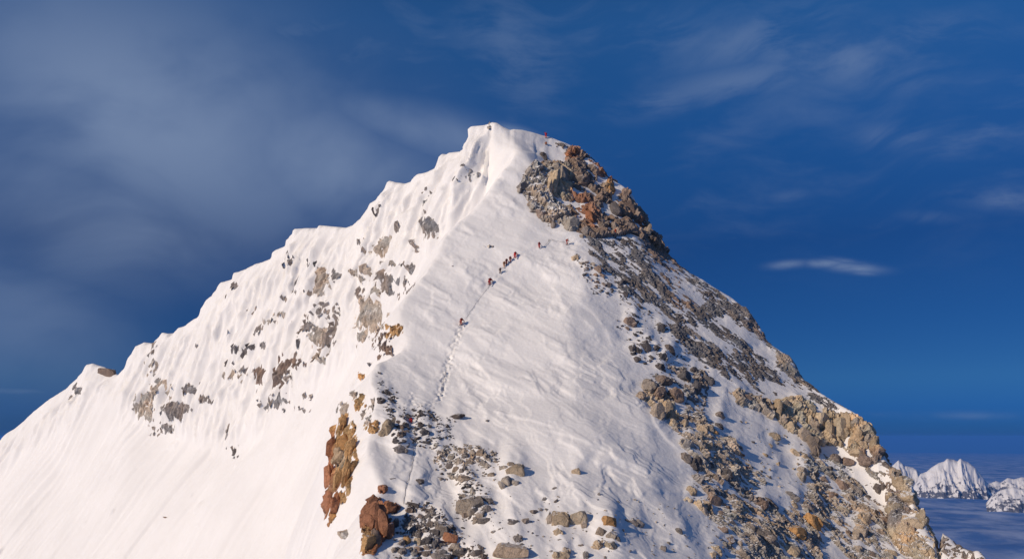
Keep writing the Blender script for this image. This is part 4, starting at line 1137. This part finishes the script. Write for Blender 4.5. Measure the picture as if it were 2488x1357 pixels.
# blocks that belong to the cliffs
for (x, y, w, h, k) in [(1297, 401, 11, 15, 't'), (1324, 407, 17, 17, 't'), (1345, 442, 24, 74, 't'), (1368, 425, 32, 58, 'm'), (1269, 456, 24, 24, 'g'),
                        (1297, 511, 19, 15, 'g'), (1315, 523, 24, 30, 'b'), (1344, 546, 13, 20, 'g'), (1389, 548, 38, 44, 'm'), (1412, 574, 13, 13, 'm'), (1412, 440, 44, 36, 'b'),
                        (1386, 375, 24, 17, 'r'), (1481, 458, 24, 34, 'o'), (1433, 527, 24, 38, 'r'), (1518, 474, 20, 30, 'b'), (1495, 510, 28, 38, 'd'), (1527, 505, 26, 40, 'b'),
                        (1565, 565, 20, 36, 'm'), (1422, 562, 26, 26, 'g')]:
    put_rock('rock_block', x, y, w, h, k, buttress, None, 0.16 if x > 1335 else 0.35, None, 0.02)
for (x, y, w, h, k) in [(1593, 999, 28, 46, 'm'), (1620, 988, 22, 34, 't'), (1635, 1011, 22, 26, 't'), (1575, 938, 30, 30, 'm'), (1556, 962, 16, 24, 'm'), (1642, 962, 34, 32, 'b'), (1664, 1026, 12, 20, 'm'),
                        (1636, 1030, 20, 20, 't'), (1665, 1030, 12, 26, 't'), (1660, 915, 26, 24, 'd'), (1690, 940, 24, 34, 'd'), (1612, 925, 28, 26, 'b'), (1600, 955, 28, 28, 'b')]:
    put_rock('rock_block', x, y, w, h, k, midb, None, 0.1, None, 0.2)
for (x, y, w, h, k) in [(1886, 995, 20, 56, 't'), (1932, 986, 24, 28, 'm'), (1964, 1001, 20, 32, 't'), (1992, 1024, 32, 40, 't'), (2008, 1050, 28, 50, 't'), (2034, 1041, 34, 48, 't'), (2055, 1026, 28, 40, 't'),
                        (2080, 1066, 24, 44, 't'), (2095, 1084, 18, 22, 't'), (2083, 1028, 24, 28, 'm'), (2103, 1040, 14, 20, 't'), (2127, 1074, 13, 32, 't'), (2139, 1097, 13, 20, 't'), (2112, 1066, 16, 24, 'm'),
                        (1920, 1038, 30, 20, 't'), (1948, 1057, 30, 34, 'm'), (1972, 1082, 24, 42, 'g'), (1898, 1020, 20, 20, 'm'), (2027, 1115, 24, 20, 'b'), (2061, 1122, 26, 18, 'b'), (2083, 1106, 34, 14, 't'),
                        (2101, 1118, 30, 24, 'b'), (1846, 984, 24, 24, 'b'), (1868, 1000, 20, 26, 'm'), (1905, 985, 20, 24, 'm'), (1975, 1040, 22, 34, 'm'), (1815, 970, 20, 16, 'b')]:
    put_rock('rock_block', x, y, w, h, k, rband, None, 0.05, None, 0.25)
for (x, y, w, h, k) in [(812, 1085, 18, 50, 'r'), (838, 1075, 24, 40, 'o'), (835, 1110, 24, 34, 't'), (858, 1090, 16, 44, 'o'), (806, 1150, 16, 60, 'r'), (826, 1165, 18, 50, 'o'), (848, 1150, 16, 60, 'o'), (802, 1215, 14, 56, 'r'), (822, 1225, 14, 40, 'r'), (838, 1030, 16, 34, 'o')]:
    put_rock('rock_block', x, y, w, h, k, och_o, 4, 0.0, 1.1, 0.75)
for (x, y, w, h, k) in [(909, 1222, 30, 24, 'r'), (899, 1265, 30, 80, 'r'), (922, 1262, 22, 60, 'r'), (947, 1236, 30, 26, 'r'), (939, 1293, 28, 38, 'r'), (912, 1314, 22, 44, 'b'), (893, 1325, 18, 50, 'o'), (960, 1270, 16, 18, 'b')]:
    put_rock('rock_block', x, y, w, h, k, red_o, 8, 0.05, None, 0.35)

# loose boulders: (label, group, category, rocks)
SHADE = {'g': 'grey', 'd': 'dark', 't': 'tan', 'm': 'grey tan', 'b': 'brown', 'o': 'orange', 'r': 'rusty'}
ORD = ['leftmost', 'second from left', 'third from left', 'fourth from left', 'fifth from left', 'sixth from left', 'seventh from left']


def looks(w, h, k):
    size = 'tiny' if w * h < 95 else 'small' if w * h < 210 else '' if w * h < 520 else 'large'
    form = 'flat' if w > 1.45 * h else 'upright' if h > 1.25 * w else ''
    return ' '.join(q for q in (size, form, SHADE[k]) if q)


for place, group, rocks in cluster:
    ymid = float(np.median([r[1] for r in rocks]))
    buckets = {}
    for r in rocks:
        buckets.setdefault(looks(r[2], r[3], r[4]), []).append(r)
    for look, rs in buckets.items():
        rows = [('', rs)] if len(rs) <= 4 else [('upper ', [r for r in rs if r[1] < ymid]), ('lower ', [r for r in rs if r[1] >= ymid])]
        for row, members in rows:
            members.sort()
            for i, (x, y, w, h, k) in enumerate(members):
                if place in ('below the middle buttress', 'on the lower right slope', 'under the cliff band', 'left of the streaked slabs'):
                    o = put_rock('boulder', x, y, w * 1.15, h * 0.95, k, None, 32 + 10 * float(rng.normal()), 0.12 + 0.2 * rng.random(), None, -0.38)
                else:
                    o = put_rock('boulder', x, y, w, h, k, None, None, 0.04 + 0.24 * rng.random(), None, -0.18)
                if len(members) == 1:
                    label = 'the %s%s rock %s' % (row, look, place)
                elif len(members) <= 7:
                    which = 'rightmost' if i == len(members) - 1 else ORD[i]
                    label = '%s of the %s%s rocks %s' % (which, row, look, place)
                else:
                    label = '%s%s rock %s' % (row, look, place)
                props(o, label, 'boulder', group)
for (x, y, w, h, k, tilt, label) in SINGLES:
    o = put_rock('rock_pinnacle' if 'pinnacle' in label else 'boulder', x, y, w, h, k, None, tilt, 0.05)
    if 'pinnacle' in label:
        o.location.y += 4
        o.location.z += 0.6
        o.scale = (0.45, 0.5, 1.7)
    props(o, label, 'rock pinnacle' if 'pinnacle' in label else 'boulder')


# grit and small stones nobody could count: one mesh for each patch
def scree(name, patches, seed):
    r = np.random.default_rng(seed)
    tv, tf, tc = [], [], []
    base = [(np.array([v.co[:] for v in m.vertices]), [tuple(p.vertices) for p in m.polygons]) for m in SMALL]
    n0 = 0
    for (poly, count, lo, hi, kinds) in patches:
        xs = [p[0] for p in poly]; ys = [p[1] for p in poly]
        k = 0; guard = 0
        while k < count and guard < count * 12:
            guard += 1
            x, y = r.uniform(min(xs), max(xs)), r.uniform(min(ys), max(ys))
            if poly_sd(poly, np.array([x], np.float32), np.array([y], np.float32))[0] < 0:
                continue
            if gnoise(np.array([x / 26.0]), np.array([y / 20.0]), np.array([seed * 1.3]), 5)[0] + 0.3 * r.normal() < 0.0:
                continue
            k += 1
            p, n = surf(x, y)
            s = (lo + (hi - lo) * r.random() ** 2.2) * 0.5 * p.y / F
            V, Fs = base[int(r.integers(0, len(base)))]
            a = r.uniform(0, 6.28)
            ca, sa = math.cos(a), math.sin(a)
            M = np.array([[ca, -sa, 0], [sa, ca, 0], [0, 0, 1]]) * s * r.uniform(0.7, 1.3, 3)[None, :]
            W = V @ M.T + np.array(p[:]) + np.array(n[:]) * s * 0.15
            tv.append(W); tf += [tuple(i + n0 for i in q) for q in Fs]
            c = np.array(KIND[kinds[int(r.integers(0, len(kinds)))]]) * r.uniform(0.75, 1.25)
            tc.append(np.tile(np.append(c, 0.05), (len(V), 1)))
            n0 += len(V)
    me = bpy.data.meshes.new(name)
    me.from_pydata(np.concatenate(tv).tolist(), [], tf)
    at_ = me.attributes.new('tint', 'FLOAT_COLOR', 'POINT')
    at_.data.foreach_set('color', np.concatenate(tc).astype(np.float32).ravel())
    me.materials.append(M_ROCK)
    o = link(bpy.data.objects.new(name, me))
    return props(o, kind='stuff')


scree('scree', [([(905, 905), (945, 930), (990, 985), (1060, 990), (1110, 1020), (1110, 1080), (1050, 1090), (960, 1080), (930, 1000)], 170, 2.5, 8, 'ddg'),
                ([(1050, 1085), (1120, 1075), (1215, 1095), (1215, 1135), (1160, 1170), (1100, 1180), (1060, 1165)], 170, 3, 10, 'mgg'),
                ([(945, 1225), (1040, 1220), (1110, 1280), (1180, 1330), (1190, 1370), (950, 1370), (965, 1300)], 330, 3, 11, 'dgmb'),
                ([(1100, 1175), (1190, 1180), (1210, 1250), (1185, 1280), (1100, 1265)], 90, 3, 9, 'gmd'),
                ([(1200, 1200), (1700, 1220), (1700, 1370), (1190, 1370)], 150, 2.5, 7, 'gm')], 21)
scree('scree', [([(1640, 1030), (1730, 1020), (1830, 1120), (1870, 1240), (2000, 1280), (2050, 1370), (1720, 1370), (1690, 1230), (1670, 1150)], 170, 2.5, 7, 'mgbdt'),
                ([(1930, 1100), (2090, 1120), (2210, 1200), (2280, 1370), (2000, 1370), (1955, 1260)], 120, 2.5, 7, 'tmbg'),
                ([(1800, 1020), (1980, 1085), (1990, 1240), (1880, 1200)], 60, 2.5, 8, 'mtd')], 22)
scree('scree', [([(1390, 610), (1480, 660), (1490, 720), (1440, 720)], 110, 2.5, 7, 'bdd'), ([(1500, 680), (1600, 780), (1720, 860), (1740, 960), (1580, 920), (1500, 800)], 240, 2.5, 8, 'dd'),
                ([(1345, 345), (1385, 350), (1400, 375), (1360, 365)], 30, 2.5, 7, 'gb'), ([(1260, 420), (1340, 400), (1390, 560), (1330, 550)], 130, 2.5, 8, 'gm')], 23)

# ---------------------------------------------------------------- climbers
def cloth(name, source=None, rgb=(0.5, 0.5, 0.5), rough=0.8):
    m, g, b = mat_new(name)
    co = g.n('ShaderNodeTexCoord').outputs['Object']
    n = g.noise(co, 9.0, 3)
    k = g.rng(n, 0.3, 0.7, 0.8, 1.15, False)
    cc = g.n('ShaderNodeCombineColor', i0=k, i1=k, i2=k).outputs[0]
    src = g.n('ShaderNodeObjectInfo').outputs['Color'] if source == 'object' else tuple(rgb) + (1,)
    g.t.links.new(g.mix(1.0, src, cc, 'MULTIPLY'), b.inputs['Base Color'])
    b.inputs['Roughness'].default_value = rough
    g.t.links.new(g.n('ShaderNodeBump', Strength=0.5, Distance=0.03, Height=n).outputs[0], b.inputs['Normal'])
    return m


M_SUIT = cloth('down_suit', 'object')
M_BLACK = cloth('black_nylon', None, (0.03, 0.03, 0.035))
M_LENS = cloth('goggle_lens', None, (0.08, 0.05, 0.02), 0.15)
M_SKIN = cloth('face', None, (0.45, 0.27, 0.19))
M_ROPE = cloth('rope', None, (0.12, 0.11, 0.12))


def skin_mesh(name, verts, edges, radii, mat, levels=1):
    me = bpy.data.meshes.new(name)
    me.from_pydata(verts, edges, [])
    o = bpy.data.objects.new(name, me)
    COL.objects.link(o)
    sk = o.modifiers.new('skin', 'SKIN')
    for v, r in zip(me.skin_vertices[0].data, radii):
        v.radius = (r, r)
    me.skin_vertices[0].data[0].use_root = True
    sub = o.modifiers.new('sub', 'SUBSURF'); sub.levels = levels
    dg = bpy.context.evaluated_depsgraph_get()
    out = bpy.data.meshes.new_from_object(o.evaluated_get(dg))
    bpy.data.objects.remove(o); bpy.data.meshes.remove(me)
    out.name = name
    out.materials.clear(); out.materials.append(mat)
    for p in out.polygons:
        p.use_smooth = True
    return out


def tube(bm, a, b, r0, r1, seg=6):
    a, b = Vector(a), Vector(b)
    q = (b - a).to_track_quat('Z', 'Y')
    ra = [bm.verts.new(a + q @ Vector((math.cos(t) * r0, math.sin(t) * r0, 0))) for t in [k * 2 * math.pi / seg for k in range(seg)]]
    rb = [bm.verts.new(b + q @ Vector((math.cos(t) * r1, math.sin(t) * r1, 0))) for t in [k * 2 * math.pi / seg for k in range(seg)]]
    for k in range(seg):
        bm.faces.new((ra[k], ra[(k + 1) % seg], rb[(k + 1) % seg], rb[k]))
    bm.faces.new(ra[::-1]); bm.faces.new(rb)


def ball(bm, c, r, sq=(1, 1, 1), sub=2):
    m = Matrix.Translation(c) @ Matrix.Diagonal((r * sq[0], r * sq[1], r * sq[2], 1))
    bmesh.ops.create_icosphere(bm, subdivisions=sub, radius=1.0, matrix=m)


def bm_mesh(name, bm, mat, smooth=True):
    me = bpy.data.meshes.new(name)
    bm.to_mesh(me); bm.free()
    me.materials.append(mat)
    for p in me.polygons:
        p.use_smooth = smooth
    return me


def glove_mesh(name, wrist, elbow):
    """a hand in a glove: palm, four curled fingers of different length and a thumb from the side of the palm"""
    w, e = Vector(wrist), Vector(elbow)
    d = (w - e).normalized()
    side = d.cross(Vector((0, 0, 1)))
    side = side.normalized() if side.length > 1e-3 else Vector((1, 0, 0))
    dn = d.cross(side).normalized()
    bm = bmesh.new()
    tube(bm, w - d * 0.03, w + d * 0.10, 0.045, 0.05)
    for k, ln in enumerate((0.075, 0.088, 0.082, 0.062)):
        a = w + d * 0.10 + side * (0.036 - 0.024 * k)
        m1 = a + d * ln * 0.55 + dn * 0.012
        tube(bm, a, m1, 0.0135, 0.012, 5)
        tube(bm, m1, m1 + d * ln * 0.3 + dn * ln * 0.45, 0.012, 0.010, 5)
    t0 = w + d * 0.03 + side * 0.045
    tube(bm, t0, t0 + side * 0.035 + d * 0.035, 0.015, 0.013, 5)
    tube(bm, t0 + side * 0.035 + d * 0.035, t0 + side * 0.03 + d * 0.075, 0.013, 0.011, 5)
    return bm_mesh(name, bm, M_BLACK)


def pose_meshes(tag, J):
    """J: joints; the figure faces +y"""
    order = ['pelvis', 'belly', 'chest', 'neck', 'head', 'crown', 'shl', 'ell', 'wrl', 'shr', 'elr', 'wrr', 'hil', 'knl', 'anl', 'hir', 'knr', 'anr']
    ids = {k: i for i, k in enumerate(order)}
    rad = dict(pelvis=.165, belly=.17, chest=.185, neck=.085, head=.115, crown=.085, shl=.105, ell=.075, wrl=.052, shr=.105, elr=.075, wrr=.052,
               hil=.125, knl=.092, anl=.068, hir=.125, knr=.092, anr=.068)
    ed = [('pelvis', 'belly'), ('belly', 'chest'), ('chest', 'neck'), ('neck', 'head'), ('head', 'crown'), ('chest', 'shl'), ('shl', 'ell'), ('ell', 'wrl'),
          ('chest', 'shr'), ('shr', 'elr'), ('elr', 'wrr'), ('pelvis', 'hil'), ('hil', 'knl'), ('knl', 'anl'), ('pelvis', 'hir'), ('hir', 'knr'), ('knr', 'anr')]
    body = skin_mesh('body', [J[k] for k in order], [(ids[a], ids[b]) for a, b in ed], [rad[k] for k in order], M_SUIT)
    parts = [('body', body)]
    H, C = Vector(J['head']), Vector(J['chest'])
    up = (Vector(J['crown']) - H).normalized()
    fw = Vector((0, 1, 0)); fw = (fw - up * fw.dot(up)).normalized()
    bm = bmesh.new()
    ball(bm, H + fw * 0.045 + up * 0.01, 0.105, (0.85, 0.9, 1.15))
    ball(bm, H + fw * 0.15 - up * 0.0, 0.022, (0.8, 1.2, 1.3), 1)              # nose
    parts.append(('face', bm_mesh('face', bm, M_SKIN)))
    bm = bmesh.new()
    sd = fw.cross(up)
    for s in (-1, 1):
        ball(bm, H + fw * 0.115 + up * 0.04 + sd * 0.042 * s, 0.045, (1.0, 0.7, 0.75), 1)
    parts.append(('goggles', bm_mesh('goggles', bm, M_LENS)))
    bm = bmesh.new()
    ball(bm, H + fw * 0.13 - up * 0.055, 0.055, (1, 0.9, 0.85), 1)
    tube(bm, H + fw * 0.14 - up * 0.08, C + fw * 0.2, 0.02, 0.02, 5)
    parts.append(('oxygen_mask', bm_mesh('oxygen_mask', bm, M_BLACK)))
    B = Vector(J['belly'])
    bu = (C - B).normalized()
    bk = Vector((0, -1, 0)); bk = (bk - bu * bk.dot(bu)).normalized()
    bm = bmesh.new()
    sdb = bu.cross(bk)
    m = Matrix.Translation(B.lerp(C, 0.62) + bk * 0.24) @ Matrix((sdb, bk, bu)).transposed().to_4x4() @ Matrix.Diagonal((0.33, 0.22, 0.52, 1))
    bmesh.ops.create_cube(bm, size=1.0, matrix=m)
    bmesh.ops.bevel(bm, geom=bm.edges[:], offset=0.05, segments=2, affect='EDGES')
    tube(bm, B.lerp(C, 1.35) + bk * 0.2 - sdb * .13, B.lerp(C, 1.35) + bk * 0.2 + sdb * .13, 0.07, 0.07, 8)
    parts.append(('backpack', bm_mesh('backpack', bm, M_SUIT)))
    for s in 'lr':
        a = Vector(J['an' + s])
        bm = bmesh.new()
        tube(bm, a + Vector((0, 0, 0.12)), a - Vector((0, 0, 0.02)), 0.085, 0.085, 8)
        ball(bm, a + Vector((0, 0.08, -0.03)), 0.085, (0.75, 1.9, 0.7), 2)
        for k in range(4):
            tube(bm, a + Vector((0.05 * (1 if k % 2 else -1), 0.02 + 0.14 * (k // 2), -0.07)), a + Vector((0.05 * (1 if k % 2 else -1), 0.03 + 0.15 * (k // 2), -0.12)), 0.012, 0.004, 4)
        parts.append(('boot', bm_mesh('boot', bm, M_BLACK)))
        parts.append(('glove', glove_mesh('glove', J['wr' + s], J['el' + s])))
    return parts


POSES = {}
POSES['climb'] = pose_meshes('climb', dict(pelvis=(0, 0, .92), belly=(0, .06, 1.06), chest=(0, .16, 1.30), neck=(0, .24, 1.47), head=(0, .29, 1.60), crown=(0, .31, 1.74),
    shl=(-.21, .16, 1.38), ell=(-.30, .34, 1.20), wrl=(-.22, .56, 1.26), shr=(.21, .16, 1.38), elr=(.33, .22, 1.13), wrr=(.30, .42, 1.02),
    hil=(-.11, 0, .86), knl=(-.14, .26, .62), anl=(-.14, .22, .24), hir=(.11, 0, .86), knr=(.13, .02, .48), anr=(.13, -.16, .10)))
POSES['stand'] = pose_meshes('stand', dict(pelvis=(0, 0, .94), belly=(0, .01, 1.08), chest=(0, .03, 1.34), neck=(0, .04, 1.51), head=(0, .07, 1.64), crown=(0, .07, 1.78),
    shl=(-.21, .02, 1.42), ell=(-.36, .02, 1.20), wrl=(-.30, .20, 1.06), shr=(.21, .02, 1.42), elr=(.42, .0, 1.46), wrr=(.50, .12, 1.66),
    hil=(-.11, 0, .88), knl=(-.17, .05, .48), anl=(-.20, 0, .10), hir=(.11, 0, .88), knr=(.17, .05, .48), anr=(.20, 0, .10)))
POSES['bend'] = pose_meshes('bend', dict(pelvis=(0, -.1, .84), belly=(0, .06, .96), chest=(0, .30, 1.10), neck=(0, .44, 1.20), head=(0, .54, 1.26), crown=(0, .63, 1.34),
    shl=(-.21, .32, 1.14), ell=(-.28, .46, .90), wrl=(-.20, .64, .72), shr=(.21, .32, 1.14), elr=(.30, .50, .96), wrr=(.24, .70, .92),
    hil=(-.12, -.1, .80), knl=(-.20, .18, .52), anl=(-.22, .02, .12), hir=(.12, -.1, .80), knr=(.24, -.02, .45), anr=(.34, -.26, .10)))
POSES['crouch'] = pose_meshes('crouch', dict(pelvis=(0, -.12, .44), belly=(0, -.02, .56), chest=(0, .14, .76), neck=(0, .24, .90), head=(0, .30, 1.01), crown=(0, .34, 1.14),
    shl=(-.21, .15, .82), ell=(-.31, .28, .60), wrl=(-.20, .48, .52), shr=(.21, .15, .82), elr=(.31, .28, .60), wrr=(.20, .48, .54),
    hil=(-.12, -.10, .42), knl=(-.20, .28, .52), anl=(-.17, .08, .12), hir=(.12, -.10, .42), knr=(.20, .28, .50), anr=(.17, .06, .10)))
RED, DKRED, ORANGE, BRN = (0.55, 0.012, 0.014), (0.34, 0.010, 0.018), (0.58, 0.10, 0.03), (0.26, 0.06, 0.045)
CLIMBERS = [
    (1326, 337, 'stand', RED, 200, 1.06, 'person in a red suit standing on the summit skyline with one arm raised'),
    (1328, 353, 'crouch', (0.42, 0.15, 0.06), 170, 0.95, 'person in an orange suit sitting on the snow just below the skyline climber'),
    (1494, 571, 'climb', ORANGE, -40, 1.05, 'person in an orange suit with a pack climbing the dark slabs under the buttress'),
    (1376, 595, 'climb', (0.36, 0.04, 0.02), -80, 0.98, 'slim person in a red orange suit nearest the rocks under the buttress'),
    (1308, 605, 'climb', DKRED, -25, 1.0, 'person in a dark red suit alone between the file and the rocks'),
    (1251, 631, 'bend', RED, -30, 1.2, 'person in a bright red suit bending forward at the head of the tight file'),
    (1239, 639, 'climb', BRN, -35, 0.98, 'person in a dark brown suit right behind the bending red climber'),
    (1231, 647, 'climb', (0.16, 0.03, 0.03), -30, 1.0, 'person in a maroon suit in the middle of the tight file'),
    (1225, 653, 'climb', (0.38, 0.17, 0.08), -35, 1.02, 'person in a tan orange suit last of the tight file'),
    (1215, 668, 'stand', (0.15, 0.085, 0.07), -20, 0.88, 'person in a grey brown suit alone below the tight file'),
    (1190, 694, 'bend', (0.30, 0.02, 0.02), -40, 1.3, 'person in a red suit stooping at the top of the long fixed rope'),
    (1122, 792, 'bend', (0.34, 0.05, 0.025), -30, 1.15, 'person in a red orange suit stooping at the top of the trodden trail'),
    (998, 1027, 'crouch', (0.42, 0.012, 0.014), 150, 0.95, 'person in a bright red suit crouching among the dark rocks on the crest'),
]
for (px, py, pose, rgb, rz, sc, label) in CLIMBERS:
    p, n = surf(px, py)
    root = empty('person', p - Vector((0, 0, 0.06)))
    root.rotation_euler = (0, 0, R(rz)); root.scale = (sc * 1.12, sc * 1.12, sc * 1.08)
    props(root, label, 'climber', 'climbers on the summit slope')
    for name, me in POSES[pose]:
        o = bpy.data.objects.new(name, me)
        k = 0.55 if name == 'backpack' else 1.0
        o.color = tuple(c * k for c in rgb) + (1,)
        link(o, root)


# ---------------------------------------------------------------- fixed ropes, snow stake
def rope(pts, label, lift=0.16, rad=0.035):
    P = []
    for (a, b) in zip(pts, pts[1:]):
        n = max(2, int(math.hypot(b[0] - a[0], b[1] - a[1]) / 6))
        for i in range(n):
            t = i / n
            P.append(surf(a[0] + (b[0] - a[0]) * t, a[1] + (b[1] - a[1]) * t))
    P.append(surf(*pts[-1]))
    P = [p + n * lift for p, n in P]
    bm = bmesh.new()
    for a, b in zip(P, P[1:]):
        if (b - a).length > 1e-3:
            tube(bm, a, b, rad, rad, 5)
    o = link(bpy.data.objects.new('fixed_rope', bm_mesh('fixed_rope', bm, M_ROPE)))
    return props(o, label, 'rope', 'fixed ropes on the slope')


rope([(1194, 690), (1170, 722), (1150, 748), (1132, 774)], 'long dark fixed rope running straight down between two stooping climbers', 0.08, 0.024)
rope([(1335, 585), (1328, 594), (1322, 604)], 'short rope hanging down the snow from the stake', 0.2, 0.035)
rope([(1336, 584), (1350, 587), (1372, 591)], 'rope stretched sideways from the stake to the slim climber', 0.25, 0.028)
rope([(1083, 905), (1078, 930), (1074, 952)], 'thin rope along the foot of the trodden trail', 0.10, 0.03)
rope([(1006, 1060), (1004, 1100), (1000, 1140), (986, 1185), (980, 1225)], 'thin rope in the faint track below the crouching climber', 0.08, 0.03)
p, n = surf(1335, 588)
bm = bmesh.new()
tube(bm, p - Vector((0, 0, .3)), p + Vector((0.05, 0, 0.62)), 0.05, 0.04, 6)
tube(bm, p + Vector((0.05, 0, 0.55)), p + Vector((0.75, 0.1, 0.35)), 0.045, 0.03, 6)
props(link(bpy.data.objects.new('snow_stake', bm_mesh('snow_stake', bm, M_BLACK))), 'dark snow stake where the short ropes meet above the file', 'stake')

# ---------------------------------------------------------------- far peaks, sea of mist, air
def far_material():
    m, g, b = mat_new('far_snow_and_rock')
    geo = g.n('ShaderNodeNewGeometry')
    nz = g.n('ShaderNodeSeparateXYZ', Vector=geo.outputs['Normal']).outputs[2]
    pos = geo.outputs['Position']
    zz = g.n('ShaderNodeSeparateXYZ', Vector=pos).outputs[2]
    nn = g.noise(pos, 0.006, 5, 0.7)
    k = g.math('ADD', g.math('MULTIPLY', nn, 1.0), g.rng(zz, -1630.0, -900.0, 0.12, -0.16, False))
    col = g.mix(g.rng(k, 0.555, 0.60), SNOW_RGB, (0.10, 0.10, 0.11, 1))
    g.t.links.new(col, b.inputs['Base Color'])
    b.inputs['Roughness'].default_value = 0.9
    return m


M_FAR = far_material()


def far_peak(name, sky, Dm, base_py, seed, spread=0.055):
    xs = np.linspace(sky[0][0], sky[-1][0], max(60, int((sky[-1][0] - sky[0][0]) * 0.9)))
    ys = curve(sky, xs)
    rows = 46
    t = np.linspace(-1, 0.8, rows)
    V = np.zeros((rows, len(xs), 3))
    for j, (px, py) in enumerate(zip(xs, ys)):
        for i, q in enumerate(t):
            D = Dm * (1 + spread * q)
            k = abs(q)
            pyy = py + (base_py + 55 - py) * (k ** 0.85 if q < 0 else k * 1.4)
            V[i, j] = at(px, py, D)
            V[i, j, 2] = at(px, pyy, Dm)[2]
    w = np.abs(t)[:, None]
    x, z = V[..., 0], V[..., 2]
    rid = 1 - 2 * np.abs(gnoise(x / 430 + 0.3 * w * 3, V[..., 1] / 900, 0, seed))
    rid2 = fbm(x / 120, V[..., 1] / 200, z / 150, 4, seed + 3)
    hgt = np.maximum(60, (V[..., 2].max(0, keepdims=True) - V[..., 2].min()))
    V[..., 2] += (rid * 0.13 + rid2 * 0.24) * hgt * np.sqrt(np.clip(w * 1.6, 0, 1)) * (1 - 0.55 * w)
    V[..., 1] -= rid * 220 * w
    r, c = np.meshgrid(np.arange(rows - 1), np.arange(len(xs) - 1), indexing='ij')
    n = len(xs)
    faces = np.stack([r * n + c, r * n + c + 1, (r + 1) * n + c + 1, (r + 1) * n + c], 2).reshape(-1, 4)
    o = bpy.data.objects.new(name, mesh_arrays(name, V.reshape(-1, 3), faces, M_FAR, True))
    return props(link(o), kind='structure')


far_peak('far_peak', [(2060, 1205), (2120, 1160), (2150, 1142), (2167, 1131), (2183, 1117), (2198, 1130), (2219, 1135), (2235, 1146), (2252, 1170), (2275, 1205)], 27000.0, 1200, 201)
far_peak('far_peak', [(2210, 1200), (2236, 1150), (2251, 1145), (2264, 1134), (2280, 1124), (2294, 1120), (2301, 1113), (2318, 1116), (2326, 1120), (2333, 1113), (2354, 1123), (2372, 1137), (2385, 1155), (2398, 1171), (2412, 1183), (2440, 1205)], 26000.0, 1198, 211)
far_peak('far_peak', [(2380, 1205), (2398, 1174), (2409, 1172), (2419, 1167), (2432, 1171), (2448, 1160), (2464, 1163), (2483, 1158), (2510, 1163), (2540, 1150), (2600, 1180), (2660, 1210)], 27500.0, 1198, 221)
far_peak('far_hill', [(2395, 1222), (2410, 1203), (2430, 1190), (2461, 1181), (2480, 1187), (2520, 1184), (2570, 1200), (2620, 1224)], 21000.0, 1216, 231, 0.04)


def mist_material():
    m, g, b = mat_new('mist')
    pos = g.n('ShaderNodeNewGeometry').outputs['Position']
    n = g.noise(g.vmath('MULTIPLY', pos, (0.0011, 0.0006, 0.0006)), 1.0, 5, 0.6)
    g.t.links.new(g.mix(g.rng(n, 0.35, 0.7), (0.07, 0.16, 0.40, 1), (0.34, 0.42, 0.62, 1)), b.inputs['Base Color'])  # blue of shade and distant haze over the mist, painted into its base colour
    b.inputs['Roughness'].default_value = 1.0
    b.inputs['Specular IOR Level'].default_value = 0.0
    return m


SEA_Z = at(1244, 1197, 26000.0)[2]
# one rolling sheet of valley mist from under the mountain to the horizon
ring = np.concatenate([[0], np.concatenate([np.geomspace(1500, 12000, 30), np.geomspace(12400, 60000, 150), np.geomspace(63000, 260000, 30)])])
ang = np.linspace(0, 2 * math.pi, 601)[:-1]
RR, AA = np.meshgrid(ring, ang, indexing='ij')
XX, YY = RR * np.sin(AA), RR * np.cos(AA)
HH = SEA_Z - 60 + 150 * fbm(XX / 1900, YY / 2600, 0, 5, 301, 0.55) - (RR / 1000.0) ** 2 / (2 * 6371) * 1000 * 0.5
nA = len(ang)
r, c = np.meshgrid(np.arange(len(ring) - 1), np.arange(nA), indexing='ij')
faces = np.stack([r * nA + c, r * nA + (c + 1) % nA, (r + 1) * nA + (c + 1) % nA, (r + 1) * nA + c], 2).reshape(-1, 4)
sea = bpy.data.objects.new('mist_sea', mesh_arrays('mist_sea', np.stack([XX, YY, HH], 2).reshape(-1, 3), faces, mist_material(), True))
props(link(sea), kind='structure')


def air():
    """thin blue air: one closed box round everything but the sky"""
    bm = bmesh.new()
    lo, hi = float(HH.min()) - 1.0, 140.0
    S = 270000.0
    bmesh.ops.create_cube(bm, size=1.0, matrix=Matrix.Translation((0, 0, (lo + hi) / 2)) @ Matrix.Diagonal((2 * S, 2 * S, hi - lo, 1)))
    m = bpy.data.materials.new('haze'); m.use_nodes = True
    g = NT(m.node_tree)
    out = g.n('ShaderNodeOutputMaterial')
    v = g.n('ShaderNodeVolumePrincipled', Density=HAZE_DENSITY, Anisotropy=0.0)
    v.inputs['Color'].default_value = HAZE_RGB
    g.t.links.new(v.outputs[0], out.inputs['Volume'])
    me = bpy.data.meshes.new('haze'); bm.to_mesh(me); bm.free(); me.materials.append(m)
    props(link(bpy.data.objects.new('haze', me)), kind='stuff')


HAZE_DENSITY, HAZE_RGB = 1.1e-5, (0.09, 0.34, 1.0, 1)
air()
